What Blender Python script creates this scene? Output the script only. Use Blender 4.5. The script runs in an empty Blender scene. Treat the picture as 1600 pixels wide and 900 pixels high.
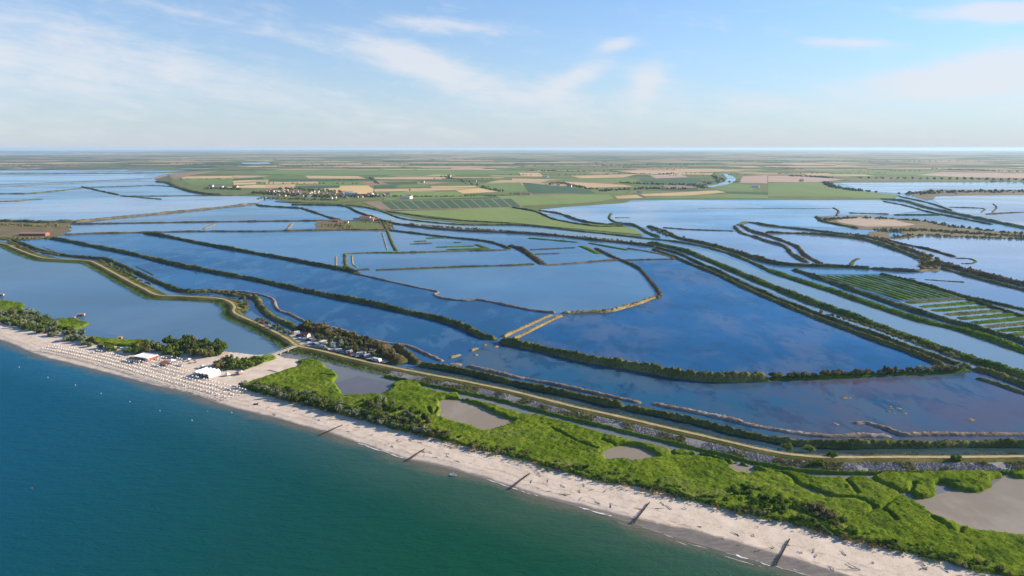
import bpy, math, random
import numpy as np
R = math.radians
sc = bpy.context.scene
COL = sc.collection

# ------------------------------------------------------------------ camera
H = 150.0            # drone height above the water
F = 1067.0           # focal length in photo pixels (1600 wide), a 24 mm lens
HOR = 231.0          # photo row of the level direction
PITCH = math.atan((450 - HOR) / F)
cam_d = bpy.data.cameras.new("camera")
cam_d.lens = 36.0 * F / 1600.0
cam_d.sensor_width = 36.0
cam_d.clip_start = 1.0
cam_d.clip_end = 200000.0
cam = bpy.data.objects.new("camera", cam_d)
cam.location = (0, 0, H)
cam.rotation_euler = (math.pi / 2 - PITCH, 0, 0)
COL.objects.link(cam)
sc.camera = cam

SUN_EL, SUN_AZ = R(22.0), R(72.0)      # azimuth from +Y towards +X
SUN_STRENGTH, SKY_STRENGTH, EXPOSURE = 5.0, 0.088, 0.88

# ------------------------------------------------------------------ world
world = bpy.data.worlds.new("World")
sc.world = world
world.use_nodes = True
wt = world.node_tree
wt.nodes.clear()


def wm(op, a, b=None, c=None, clamp=False):
    n = wt.nodes.new('ShaderNodeMath')
    n.operation = op
    n.use_clamp = clamp
    for i, v in enumerate((a, b, c)):
        if v is None:
            continue
        if isinstance(v, (int, float)):
            n.inputs[i].default_value = v
        else:
            wt.links.new(v, n.inputs[i])
    return n.outputs[0]


def build_world():
    out = wt.nodes.new('ShaderNodeOutputWorld')
    bg = wt.nodes.new('ShaderNodeBackground')
    bg.inputs['Strength'].default_value = SKY_STRENGTH
    sky = wt.nodes.new('ShaderNodeTexSky')
    sky.sky_type = 'NISHITA'
    sky.sun_disc = False
    sky.sun_elevation = SUN_EL
    sky.sun_rotation = SUN_AZ
    sky.altitude = 0.0
    sky.air_density = 1.0
    sky.dust_density = 0.05
    sky.ozone_density = 3.0
    tc = wt.nodes.new('ShaderNodeTexCoord')
    sep = wt.nodes.new('ShaderNodeSeparateXYZ')
    wt.links.new(tc.outputs['Generated'], sep.inputs[0])
    X, Y, Z = sep.outputs
    el = wm('ARCSINE', Z)
    az = wm('ARCTAN2', X, Y)
    # streaky coordinates: long in azimuth, gently falling to the right
    sx = wm('ADD', wm('MULTIPLY', az, 3.2), wm('MULTIPLY', el, -1.5))
    sy = wm('ADD', wm('MULTIPLY', el, 22.0), wm('MULTIPLY', az, 3.4))
    comb = wt.nodes.new('ShaderNodeCombineXYZ')
    wt.links.new(sx, comb.inputs[0]); wt.links.new(sy, comb.inputs[1])

    def noise(vec, scale, detail, rough, dist=0.0):
        n = wt.nodes.new('ShaderNodeTexNoise')
        n.inputs['Scale'].default_value = scale
        n.inputs['Detail'].default_value = detail
        n.inputs['Roughness'].default_value = rough
        n.inputs['Distortion'].default_value = dist
        wt.links.new(vec, n.inputs['Vector'])
        return n.outputs['Fac']
    n1 = noise(comb.outputs[0], 1.3, 8, 0.58, 0.6)
    n2 = noise(comb.outputs[0], 4.5, 6, 0.6, 0.8)
    comb2 = wt.nodes.new('ShaderNodeCombineXYZ')
    wt.links.new(wm('MULTIPLY', az, 9.0), comb2.inputs[0]); wt.links.new(wm('MULTIPLY', el, 20.0), comb2.inputs[1])
    n3 = noise(comb2.outputs[0], 2.2, 9, 0.62, 0.5)
    # cloud banks that hang in the sky: photo px, radii px, slope, weight
    banks = [(230, 105, 420, 42, 11, .27), (640, 92, 85, 20, 16, .95), (740, 128, 150, 24, 12, .5),
             (905, 118, 62, 16, -22, .75), (1015, 125, 32, 28, -30, .85), (965, 68, 28, 9, -14, .7),
             (1560, 110, 130, 24, -8, 1.3), (1580, 18, 90, 11, 5, 1.3), (1320, 66, 60, 7, 6, .8),
             (300, 24, 240, 10, 9, .35), (690, 38, 100, 11, 4, .7), (1000, 170, 300, 34, 0, .35),
             (120, 60, 260, 22, 14, .2), (1720, 150, 200, 40, 0, .5), (-150, 90, 300, 60, 6, .5)]
    total = None
    for cx, cy, rx, ry, ang, wgt in banks:
        u0 = (cx - 800) / F; v0 = (cy - 450) / F; yy = math.cos(PITCH) - v0 * math.sin(PITCH); zz = -math.sin(PITCH) - v0 * math.cos(PITCH)
        a0 = math.atan2(u0, yy); e0 = math.asin(zz / math.sqrt(u0 * u0 + yy * yy + zz * zz))
        c, s = math.cos(R(-ang)), math.sin(R(-ang))
        da = wm('SUBTRACT', az, a0); de = wm('SUBTRACT', el, e0)
        u = wm('MULTIPLY', wm('ADD', wm('MULTIPLY', da, c), wm('MULTIPLY', de, s)), F / rx)
        v = wm('MULTIPLY', wm('ADD', wm('MULTIPLY', da, -s), wm('MULTIPLY', de, c)), F / ry)
        m = wm('MULTIPLY', wm('EXPONENT', wm('MULTIPLY', wm('ADD', wm('MULTIPLY', u, u), wm('MULTIPLY', v, v)), -1.0)), wgt)
        total = m if total is None else wm('ADD', total, m)
    wisp = wm('ADD', wm('MULTIPLY', n1, 0.46), wm('ADD', wm('MULTIPLY', n2, .30), wm('MULTIPLY', n3, 0.46)))
    thick = wm('SUBTRACT', wm('ADD', wm('MULTIPLY', total, 1.15), wm('MULTIPLY', wisp, 2.3)), 1.42)
    mr = wt.nodes.new('ShaderNodeMapRange')
    mr.interpolation_type = 'SMOOTHSTEP'
    wt.links.new(thick, mr.inputs[0])
    mr.inputs[1].default_value = -0.05; mr.inputs[2].default_value = 1.12
    mr.inputs[3].default_value = 0.0; mr.inputs[4].default_value = 0.78
    fac = mr.outputs[0]
    # low veil of moist air towards the horizon, all the way round
    veil = wm('MULTIPLY', wm('EXPONENT', wm('MULTIPLY', wm('MAXIMUM', el, 0.0), -6.5)), 0.90)
    mixv = wt.nodes.new('ShaderNodeMix'); mixv.data_type = 'RGBA'
    wt.links.new(veil, mixv.inputs[0])
    tint = wt.nodes.new('ShaderNodeMix'); tint.data_type = 'RGBA'; tint.blend_type = 'MULTIPLY'
    tint.inputs[0].default_value = 1.0; tint.inputs[7].default_value = (.70, .94, 1.15, 1)
    wt.links.new(sky.outputs[0], tint.inputs[6])
    wt.links.new(tint.outputs[2], mixv.inputs[6])
    mixv.inputs[7].default_value = (3.6, 3.85, 4.4, 1)
    mixc = wt.nodes.new('ShaderNodeMix'); mixc.data_type = 'RGBA'
    wt.links.new(fac, mixc.inputs[0])
    wt.links.new(mixv.outputs[2], mixc.inputs[6])
    mixc.inputs[7].default_value = (5.0, 5.1, 5.4, 1)
    wt.links.new(mixc.outputs[2], bg.inputs[0])
    wt.links.new(bg.outputs[0], out.inputs[0])


build_world()

# ------------------------------------------------------------------ sun
sun_d = bpy.data.lights.new("sun", 'SUN')
sun_d.energy = SUN_STRENGTH
sun_d.angle = R(0.53)
sun_d.color = (1.0, 0.86, 0.68)
sun = bpy.data.objects.new("sun", sun_d)
sun.rotation_euler = (math.pi / 2 - SUN_EL, 0, math.pi - SUN_AZ)
sun.location = (0, 0, 400)
COL.objects.link(sun)

vs = sc.view_settings
vs.view_transform = 'Standard'
vs.look = 'None'
vs.exposure = EXPOSURE
vs.gamma = 1.0
vs.use_curve_mapping = False
sc.cycles.use_denoising = True
sc.cycles.max_bounces = 6
sc.cycles.volume_bounces = 1

# ------------------------------------------------------------------ helpers
rng = np.random.default_rng(7)
rnd = random.Random(11)


def P(px, py, z=0.0):
    """point of the level z under a photo pixel"""
    u = (px - 800.0) / F; v = (py - 450.0) / F
    cp, sp = math.cos(PITCH), math.sin(PITCH)
    dz = -sp - v * cp
    t = (H - z) / -dz
    return np.array((u * t, (cp - v * sp) * t))


def PP(pts, z=0.0):
    return np.array([P(x, y, z) for x, y in pts])


def vnoise(x, y, seed=0):
    x = np.asarray(x, float); y = np.asarray(y, float)
    xi = np.floor(x).astype(np.int64); yi = np.floor(y).astype(np.int64)
    xf = x - xi; yf = y - yi
    xf = xf * xf * (3 - 2 * xf); yf = yf * yf * (3 - 2 * yf)

    def hsh(a, b):
        n = (a * 374761393 + b * 668265263 + seed * 974711) & 0xFFFFFFFF
        n = ((n ^ (n >> 13)) * 1274126177) & 0xFFFFFFFF
        return ((n ^ (n >> 16)) & 0xFFFF) / 65535.0
    a = hsh(xi, yi); b = hsh(xi + 1, yi); c = hsh(xi, yi + 1); d = hsh(xi + 1, yi + 1)
    return (a * (1 - xf) + b * xf) * (1 - yf) + (c * (1 - xf) + d * xf) * yf * 1.0


def fbm(x, y, s, octv=3, seed=0):
    t = 0; amp = .5; sm = 0
    for i in range(octv):
        t = t + amp * vnoise(np.asarray(x) / s, np.asarray(y) / s, seed + i * 17); sm += amp
        s /= 2.1; amp *= .55
    return t / sm


def props(o, label=None, cat=None, group=None, kind=None):
    if label: o["label"] = label
    if cat: o["category"] = cat
    if group: o["group"] = group
    if kind: o["kind"] = kind
    return o


def mesh_np(name, verts, faces, mat, parent=None, smooth=True, attrs=None):
    """faces: (n,3) or (n,4) int array, or list of tuples"""
    me = bpy.data.meshes.new(name)
    if isinstance(faces, np.ndarray):
        n, k = faces.shape
        me.vertices.add(len(verts)); me.loops.add(n * k); me.polygons.add(n)
        me.vertices.foreach_set('co', np.asarray(verts, np.float32).ravel())
        me.loops.foreach_set('vertex_index', faces.astype(np.int32).ravel())
        me.polygons.foreach_set('loop_start', np.arange(0, n * k, k, dtype=np.int32))
        me.polygons.foreach_set('loop_total', np.full(n, k, np.int32))
        me.update(calc_edges=True)
    else:
        me.from_pydata([tuple(map(float, v)) for v in verts], [], [tuple(f) for f in faces])
    me.polygons.foreach_set('use_smooth', np.full(len(me.polygons), smooth, bool))
    if attrs:
        for nm, vals in attrs.items():
            vals = np.asarray(vals, np.float32)
            if vals.ndim == 1:
                me.attributes.new(nm, 'FLOAT', 'POINT').data.foreach_set('value', vals)
            else:
                me.attributes.new(nm, 'FLOAT_COLOR', 'POINT').data.foreach_set('color', vals.ravel())
    if mat is not None:
        for m in (mat if isinstance(mat, (list, tuple)) else [mat]):
            me.materials.append(m)
    o = bpy.data.objects.new(name, me)
    COL.objects.link(o)
    if parent: o.parent = parent
    return o


def empty(name, loc, rz=0.0, scale=1.0):
    o = bpy.data.objects.new(name, None)
    o.empty_display_size = .5
    o.location = (float(loc[0]), float(loc[1]), float(loc[2]))
    o.rotation_euler = (0, 0, rz)
    o.scale = (scale,) * 3
    COL.objects.link(o)
    return o


def clone(root, loc, rz, scale):
    r = root.copy(); COL.objects.link(r)
    r.location = (float(loc[0]), float(loc[1]), float(loc[2])); r.rotation_euler = (0, 0, rz)
    r.scale = scale if isinstance(scale, (tuple, list)) else (scale,) * 3
    for ch in root.children:
        c = ch.copy(); COL.objects.link(c); c.parent = r
        for g in ch.children:
            d = g.copy(); COL.objects.link(d); d.parent = c
    return r


class MB:
    """collects boxes, tubes and slabs for one mesh"""
    def __init__(s): s.v = []; s.f = []
    def add(s, vs_, fs_):
        b = len(s.v); s.v += [tuple(map(float, q)) for q in vs_]; s.f += [tuple(i + b for i in f) for f in fs_]; return s
    def box(s, x0, x1, y0, y1, z0, z1):
        return s.add([(x0, y0, z0), (x1, y0, z0), (x1, y1, z0), (x0, y1, z0), (x0, y0, z1), (x1, y0, z1), (x1, y1, z1), (x0, y1, z1)],
                     [(0, 3, 2, 1), (4, 5, 6, 7), (0, 1, 5, 4), (1, 2, 6, 5), (2, 3, 7, 6), (3, 0, 4, 7)])
    def tube(s, p, q, r0, r1=None, n=6):
        p = np.array(p, float); q = np.array(q, float); r1 = r0 if r1 is None else r1
        d = q - p; d /= np.linalg.norm(d) + 1e-9
        a = np.cross(d, (0, 0, 1) if abs(d[2]) < .9 else (1, 0, 0)); a /= np.linalg.norm(a); b = np.cross(d, a)
        vs_ = [p + r0 * (math.cos(t) * a + math.sin(t) * b) for t in np.arange(n) * 2 * math.pi / n] + \
              [q + r1 * (math.cos(t) * a + math.sin(t) * b) for t in np.arange(n) * 2 * math.pi / n]
        return s.add(vs_, [(i, (i + 1) % n, n + (i + 1) % n, n + i) for i in range(n)] + [tuple(range(n))[::-1], tuple(range(n, 2 * n))])
    def build(s, name, mat, parent=None, smooth=False):
        return mesh_np(name, s.v, s.f, mat, parent, smooth)


# ------------------------------------------------------------------ materials
class NT:
    def __init__(s, name):
        s.m = bpy.data.materials.new(name); s.m.use_nodes = True
        s.t = s.m.node_tree; s.t.nodes.clear()
        s.out = s.t.nodes.new('ShaderNodeOutputMaterial')
        s.geo = s.t.nodes.new('ShaderNodeNewGeometry')
        s.pos = s.geo.outputs['Position']
    def link(s, a, b): s.t.links.new(a, b)
    def noise(s, scale, detail=4, rough=.55, vec=None, dist=0.0):
        n = s.t.nodes.new('ShaderNodeTexNoise')
        n.inputs['Scale'].default_value = scale; n.inputs['Detail'].default_value = detail
        n.inputs['Roughness'].default_value = rough; n.inputs['Distortion'].default_value = dist
        s.link(vec or s.pos, n.inputs['Vector']); return n.outputs['Fac']
    def mapping(s, scale=(1, 1, 1), rot=0.0):
        n = s.t.nodes.new('ShaderNodeMapping'); n.inputs['Scale'].default_value = scale; n.inputs['Rotation'].default_value = (0, 0, rot)
        s.link(s.pos, n.inputs['Vector']); return n.outputs[0]
    def ramp(s, fac, stops, interp='LINEAR'):
        n = s.t.nodes.new('ShaderNodeValToRGB'); n.color_ramp.interpolation = interp
        e = n.color_ramp.elements
        while len(e) < len(stops): e.new(.5)
        for i, (p, c) in enumerate(stops):
            e[i].position = p; e[i].color = (*c, 1) if len(c) == 3 else c
        s.link(fac, n.inputs[0]); return n.outputs[0]
    def mix(s, fac, a, b):
        n = s.t.nodes.new('ShaderNodeMix'); n.data_type = 'RGBA'
        for v, i in ((fac, 0), (a, 6), (b, 7)):
            if isinstance(v, (int, float)): n.inputs[i].default_value = v
            elif isinstance(v, tuple): n.inputs[i].default_value = (*v, 1)
            else: s.link(v, n.inputs[i])
        return n.outputs[2]
    def math(s, op, a, b=None, clamp=False):
        n = s.t.nodes.new('ShaderNodeMath'); n.operation = op; n.use_clamp = clamp
        for i, v in enumerate((a, b)):
            if v is None: continue
            if isinstance(v, (int, float)): n.inputs[i].default_value = v
            else: s.link(v, n.inputs[i])
        return n.outputs[0]
    def maprange(s, v, a, b, c=0.0, d=1.0):
        n = s.t.nodes.new('ShaderNodeMapRange'); n.interpolation_type = 'SMOOTHSTEP'
        s.link(v, n.inputs[0])
        for i, q in enumerate((a, b, c, d)): n.inputs[i + 1].default_value = q
        return n.outputs[0]
    def attr(s, name):
        n = s.t.nodes.new('ShaderNodeAttribute'); n.attribute_name = name; return n
    def rand(s):
        return s.t.nodes.new('ShaderNodeObjectInfo').outputs['Random']
    def bump(s, h, strength, dist):
        n = s.t.nodes.new('ShaderNodeBump'); n.inputs['Strength'].default_value = strength; n.inputs['Distance'].default_value = dist
        s.link(h, n.inputs['Height']); return n.outputs[0]
    def bsdf(s, color, rough=.9, spec=.3, normal=None, ior=1.45, metal=0.0, tint=None):
        b = s.t.nodes.new('ShaderNodeBsdfPrincipled')
        if isinstance(color, tuple): b.inputs['Base Color'].default_value = (*color, 1)
        else: s.link(color, b.inputs['Base Color'])
        if isinstance(rough, (int, float)): b.inputs['Roughness'].default_value = rough
        else: s.link(rough, b.inputs['Roughness'])
        b.inputs['Specular IOR Level'].default_value = spec; b.inputs['IOR'].default_value = ior
        b.inputs['Metallic'].default_value = metal
        if tint: b.inputs['Specular Tint'].default_value = (*tint, 1)
        if normal is not None: s.link(normal, b.inputs['Normal'])
        s.link(b.outputs[0], s.out.inputs[0]); return s.m


def _wet(s, color, rough, k, normal, tint, swell=None):
    """water: body colour under a mirror that strengthens at low angles"""
    d = s.t.nodes.new('ShaderNodeBsdfDiffuse')
    if isinstance(color, tuple): d.inputs[0].default_value = (*color, 1)
    else: s.link(color, d.inputs[0])
    g = s.t.nodes.new('ShaderNodeBsdfGlossy'); g.inputs[0].default_value = (*tint, 1)
    if isinstance(rough, (int, float)): g.inputs['Roughness'].default_value = rough
    else: s.link(rough, g.inputs['Roughness'])
    fr = s.t.nodes.new('ShaderNodeFresnel'); fr.inputs[0].default_value = 1.33
    s.link(normal, g.inputs['Normal'])
    if swell is not None: s.link(swell, d.inputs['Normal'])
    mx = s.t.nodes.new('ShaderNodeMixShader'); s.link(s.math('MULTIPLY', fr.outputs[0], k), mx.inputs[0])
    s.link(d.outputs[0], mx.inputs[1]); s.link(g.outputs[0], mx.inputs[2]); s.link(mx.outputs[0], s.out.inputs[0])
    return s.m


NT.wet = _wet


def foliage(name, dark, mid, light, big=.05, fine=.8, trans=.25):
    t = NT(name)
    a = t.noise(big, 3); b = t.noise(fine, 3)
    f = t.math('ADD', t.math('MULTIPLY', a, .55), t.math('MULTIPLY', b, .45))
    f = t.math('ADD', f, t.math('MULTIPLY', t.math('SUBTRACT', t.rand(), .5), .12))
    c = t.ramp(f, [(.3, dark), (.5, mid), (.68, light)])
    d = t.t.nodes.new('ShaderNodeBsdfDiffuse'); t.link(c, d.inputs[0])
    tr = t.t.nodes.new('ShaderNodeBsdfTranslucent'); t.link(c, tr.inputs[0])
    mx = t.t.nodes.new('ShaderNodeMixShader'); mx.inputs[0].default_value = trans
    t.link(d.outputs[0], mx.inputs[1]); t.link(tr.outputs[0], mx.inputs[2]); t.link(mx.outputs[0], t.out.inputs[0])
    return t.m


def earth(name, dark, light, scale=.3, bumpd=.15, stretch=None):
    t = NT(name)
    v = t.mapping(*stretch) if stretch else None
    a = t.noise(scale, 5, .6, v); b = t.noise(scale * 9, 3, .6)
    c = t.ramp(t.math('ADD', t.math('MULTIPLY', a, .6), t.math('MULTIPLY', b, .4)), [(.32, dark), (.66, light)])
    return t.bsdf(c, .95, .15, t.bump(b, .5, bumpd))


def paint(name, col, rough=.6, wear=.12, scale=.6):
    t = NT(name)
    a = t.noise(scale, 5, .6)
    c = t.mix(t.maprange(a, .35, .75, 0, wear * 2), col, tuple(x * .55 + .02 for x in col))
    return t.bsdf(c, rough, .35)


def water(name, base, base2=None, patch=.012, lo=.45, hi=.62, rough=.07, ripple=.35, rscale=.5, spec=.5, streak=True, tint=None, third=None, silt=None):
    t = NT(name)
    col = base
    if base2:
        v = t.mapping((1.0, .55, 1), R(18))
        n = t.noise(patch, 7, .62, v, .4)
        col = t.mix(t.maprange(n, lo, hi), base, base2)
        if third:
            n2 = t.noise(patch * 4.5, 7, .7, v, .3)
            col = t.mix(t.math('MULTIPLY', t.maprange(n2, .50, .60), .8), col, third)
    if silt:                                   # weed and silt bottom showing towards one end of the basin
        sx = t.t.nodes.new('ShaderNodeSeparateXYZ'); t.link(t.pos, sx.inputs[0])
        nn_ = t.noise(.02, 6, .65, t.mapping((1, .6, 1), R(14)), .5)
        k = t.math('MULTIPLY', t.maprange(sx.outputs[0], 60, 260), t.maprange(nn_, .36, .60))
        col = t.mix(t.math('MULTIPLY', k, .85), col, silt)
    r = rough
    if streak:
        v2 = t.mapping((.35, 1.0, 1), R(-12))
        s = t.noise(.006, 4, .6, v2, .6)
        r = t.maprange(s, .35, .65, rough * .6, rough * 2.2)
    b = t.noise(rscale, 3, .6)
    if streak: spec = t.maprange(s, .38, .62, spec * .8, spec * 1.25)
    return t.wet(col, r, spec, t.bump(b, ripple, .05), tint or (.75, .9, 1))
M = {}
M['olive'] = foliage('olive reed', (.055, .062, .018), (.14, .145, .045), (.28, .26, .105))
M['dark'] = foliage('dark hedge', (.042, .054, .016), (.105, .125, .036), (.26, .25, .095))
M['green'] = foliage('green reed', (.045, .085, .010), (.105, .175, .022), (.19, .26, .045))
M['brown'] = foliage('brown scrub', (.065, .050, .022), (.155, .12, .055), (.30, .235, .13))
M['tan'] = foliage('dry grass', (.14, .10, .035), (.30, .22, .10), (.44, .35, .19), trans=.1)
M['grey'] = foliage('dead reed', (.13, .10, .075), (.26, .21, .165), (.40, .34, .28), trans=.1)
M['silver'] = foliage('silvery shrub leaf', (.075, .095, .050), (.20, .225, .135), (.36, .375, .26), fine=1.2, trans=.35)
M['leaf'] = foliage('shrub leaf', (.05, .082, .014), (.115, .17, .034), (.22, .27, .07), fine=1.2, trans=.4)
M['tamarisk'] = foliage('tamarisk leaf', (.080, .072, .028), (.19, .165, .068), (.36, .30, .15), fine=1.2, trans=.35)
M['farleaf'] = foliage('far tree leaf', (.03, .045, .017), (.058, .08, .03), (.09, .11, .045))
M['bark'] = paint('bark', (.11, .085, .06), .9)
M['pile'] = paint('weathered timber', (.085, .06, .042), .9, .3, 2.0)
M['wood'] = paint('driftwood', (.20, .165, .13), .9, .3, 2.0)
M['white'] = paint('white paint', (.80, .79, .76), .55)
M['parasol'] = paint('sun bleached cloth', (.66, .61, .53), .85, .15)
M['canvas'] = paint('white canvas', (.82, .80, .76), .8, .06)
M['villa'] = paint('off white render', (.58, .55, .50), .85)
M['cream'] = paint('cream render', (.62, .52, .34), .85)
M['render'] = paint('pale render', (.66, .58, .50), .85)
M['brick'] = paint('red brick', (.36, .13, .08), .9, .3)
M['oldtile'] = paint('old pink tile', (.40, .22, .16), .9, .3)
M['terracotta'] = paint('terracotta tile', (.36, .15, .085), .85, .25)
M['redpaint'] = paint('faded red paint', (.33, .11, .08), .8, .25)
M['darkwood'] = paint('dark stained wood', (.05, .033, .028), .8)
M['concrete'] = paint('grey concrete', (.36, .33, .30), .85, .2)
M['glass'] = NT('dark glass').bsdf((.02, .025, .03), .1, .5)
M['metal'] = NT('painted steel').bsdf((.35, .36, .37), .45, .5)
M['rubber'] = NT('black rubber').bsdf((.02, .02, .02), .8, .3)
for nm, c in (('carwhite', (.58, .57, .55)), ('carsilver', (.42, .43, .45)), ('cardark', (.03, .035, .045)), ('carred', (.38, .03, .025)), ('carblue', (.05, .10, .28))):
    M[nm] = NT(nm).bsdf(c, .3, .5)
M['pinkhut'] = paint('weathered pink boards', (.46, .29, .22), .85, .2)
M['stone'] = earth('limestone rubble', (.12, .105, .10), (.42, .385, .375), .9, .3)
M['road'] = earth('dry dirt road', (.27, .21, .11), (.50, .40, .24), .35, .08)
M['bank'] = foliage('bank grass', (.055, .065, .018), (.12, .125, .036), (.25, .205, .075), trans=.1)
M['mud'] = earth('tan mud flat', (.34, .25, .19), (.50, .39, .30), .01, .02)
M['flat'] = earth('salt marsh ground', (.10, .085, .040), (.22, .17, .085), .03, .1)
M['lawn'] = earth('meadow', (.08, .11, .03), (.17, .20, .06), .02, .1)
M['gravelyard'] = earth('pale gravel yard', (.34, .30, .25), (.52, .46, .38), .3, .03)
for nm, a, b in (('g', (.115, .18, .048), (.17, .24, .072)), ('dg', (.042, .095, .044), (.068, .13, .06)), ('lg', (.15, .21, .06), (.22, .28, .09)),
                 ('t', (.42, .29, .15), (.58, .42, .23)), ('w', (.52, .36, .15), (.64, .47, .22)), ('b', (.20, .15, .095), (.30, .22, .14)), ('p', (.36, .25, .19), (.46, .33, .25))):
    M['field_' + nm] = earth('field ' + nm, a, b, .006, .02, ((1, .25, 1), R(20)))
# waters
M['w_base'] = water('lagoon water', (.050, .130, .235), (.065, .135, .22), .004, spec=.85, tint=(.66, .85, 1))
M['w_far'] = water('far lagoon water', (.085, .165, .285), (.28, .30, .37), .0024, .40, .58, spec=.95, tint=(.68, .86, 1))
M['w_deep'] = water('deep blue pond water', (.018, .086, .175), (.022, .066, .140), .007, .40, .60, third=(.055, .13, .22), spec=.75, tint=(.42, .72, 1))
M['w_patch'] = water('weedy pond water', (.012, .078, .185), (.065, .105, .175), .012, .44, .60, third=(.016, .060, .13), spec=.75, tint=(.42, .72, 1))
M['w_strip'] = water('shallow weedy water', (.020, .090, .165), (.060, .100, .135), .010, .43, .58, third=(.010, .045, .095), silt=(.085, .075, .105), spec=.6, tint=(.42, .74, 1))
M['w_pale'] = water('pale pond water', (.075, .165, .275), (.10, .19, .29), .006, spec=.7, tint=(.6, .84, 1))
M['w_left'] = water('grey blue lagoon water', (.085, .150, .205), (.105, .175, .235), .005, spec=.7, tint=(.5, .78, 1))
M['w_canal'] = water('canal water', (.135, .20, .24), (.15, .21, .24), .004, spec=.85, tint=(.75, .9, 1))
M['w_silt'] = water('silty channel water', (.135, .155, .15), (.20, .185, .165), .012, .4, .65, spec=.7)
M['w_right'] = water('pale lavender pond water', (.12, .19, .31), (.22, .26, .35), .003, .38, .6, spec=.9, tint=(.78, .9, 1))
M['w_mud'] = water('muddy pool water', (.25, .21, .155), (.31, .265, .205), .03, spec=.5, tint=(.95, .95, 1))
M['w_inlet'] = water('violet grey inlet water', (.125, .120, .125), (.15, .145, .145), .02, spec=.8)
M['w_drain'] = water('dark drain water', (.022, .045, .050), (.035, .060, .055), .02, spec=.6, tint=(.5, .8, 1))


def make_sea_mat():
    t = NT('sea water')
    sh = t.attr('shore').outputs['Fac']           # metres from the waterline, out to sea
    px = t.t.nodes.new('ShaderNodeSeparateXYZ'); t.link(t.pos, px.inputs[0])
    # deep water: sky reflection painted in as blue to the left, bottle green right
    g = t.maprange(px.outputs[0], -330, 20)
    deep = t.mix(g, (.003, .066, .128), (.006, .060, .028))
    v = t.mapping((1, 2.4, 1), R(-24))
    n = t.noise(.02, 5, .6, v)
    sh2 = t.math('ADD', sh, t.math('MULTIPLY', t.math('SUBTRACT', n, .5), 22.0))
    shallow = t.mix(g, (.014, .105, .19), (.040, .088, .052))
    c = t.mix(t.maprange(sh2, 0, 48), shallow, deep)
    c = t.mix(t.maprange(sh2, -2, 10), (.14, .125, .092), c)
    w1 = t.noise(.10, 6, .62, v, .35)
    w2 = t.noise(.55, 4, .6, t.mapping((1, 1.8, 1), R(-35)), .3)
    h = t.math('ADD', t.math('MULTIPLY', w1, 1.0), t.math('MULTIPLY', w2, .28))
    return t.wet(c, .12, .7, t.bump(h, .7, 2.2), (.28, .85, .92), t.bump(h, .8, .9))


def make_sand_mat():
    t = NT('beach sand')
    sh = t.attr('shore').outputs['Fac']           # metres inland of the waterline
    n = t.noise(.12, 6, .6); f = t.noise(1.1, 4, .65); v = t.mapping((1, 4.5, 1), R(-20)); l = t.noise(.16, 5, .65, v)
    dry = t.ramp(t.math('ADD', t.math('MULTIPLY', n, .5), t.math('MULTIPLY', f, .5)), [(.33, (.43, .35, .27)), (.5, (.60, .50, .40)), (.68, (.69, .59, .49))])
    # tide wrack: dark litter lines that run with the shore
    s2 = t.math('ADD', sh, t.math('MULTIPLY', t.math('SUBTRACT', n, .5), 7.0))
    for d0, wd, k in ((9.0, 1.0, .55), (15.5, 1.2, .35), (5.2, .7, .6)):
        band = t.math('SUBTRACT', 1.0, t.maprange(t.math('ABSOLUTE', t.math('SUBTRACT', s2, d0)), 0, wd), True)
        dry = t.mix(t.math('MULTIPLY', t.math('MULTIPLY', band, k), t.maprange(l, .42, .6)), dry, (.17, .13, .10))
    dry = t.mix(t.math('MULTIPLY', t.maprange(f, .60, .72), .45), dry, (.24, .19, .15))
    wet = t.mix(t.maprange(l, .35, .65), (.17, .145, .12), (.23, .20, .17))
    s3 = t.math('ADD', t.math('SUBTRACT', sh, t.attr('wetw').outputs['Fac']), t.math('MULTIPLY', t.math('SUBTRACT', n, .5), 3.0))
    k = t.maprange(s3, -1.0, 1.2)
    c = t.mix(k, wet, dry)
    rr = t.maprange(s3, -1.5, 1.5, .45, .95)
    h = t.math('ADD', t.math('MULTIPLY', n, .7), t.math('MULTIPLY', f, .3))
    return t.bsdf(c, rr, .25, t.bump(h, .6, .5))


M['sea'] = make_sea_mat()
M['sand'] = make_sand_mat()


def make_reed_mat():
    t = NT('reed bed')
    a = t.noise(.028, 4, .6, None, .5); b = t.noise(1.4, 5, .7); c0 = t.noise(.22, 5, .65)
    f = t.math('ADD', t.math('ADD', t.math('MULTIPLY', a, .28), t.math('MULTIPLY', c0, .30)), t.math('MULTIPLY', b, .42))
    c = t.ramp(f, [(.38, (.038, .072, .008)), (.46, (.105, .168, .014)), (.54, (.168, .238, .022)), (.63, (.30, .31, .075))])
    z1 = t.noise(.05, 5, .6, None, 1.0); z2 = t.noise(.035, 4, .6, t.mapping((1, 1.6, 1), .6), .5)
    c = t.mix(t.math('MULTIPLY', t.maprange(z1, .52, .66), .55), c, (.055, .105, .016))
    c = t.mix(t.math('MULTIPLY', t.maprange(z2, .54, .70), .35), c, (.22, .23, .085))
    d = t.t.nodes.new('ShaderNodeBsdfDiffuse'); t.link(c, d.inputs[0])
    t.link(t.bump(b, .7, .35), d.inputs['Normal'])
    tr = t.t.nodes.new('ShaderNodeBsdfTranslucent'); t.link(c, tr.inputs[0])
    mx = t.t.nodes.new('ShaderNodeMixShader'); mx.inputs[0].default_value = .2
    t.link(d.outputs[0], mx.inputs[1]); t.link(tr.outputs[0], mx.inputs[2]); t.link(mx.outputs[0], t.out.inputs[0])
    return t.m


M['reedbed'] = make_reed_mat()


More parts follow.
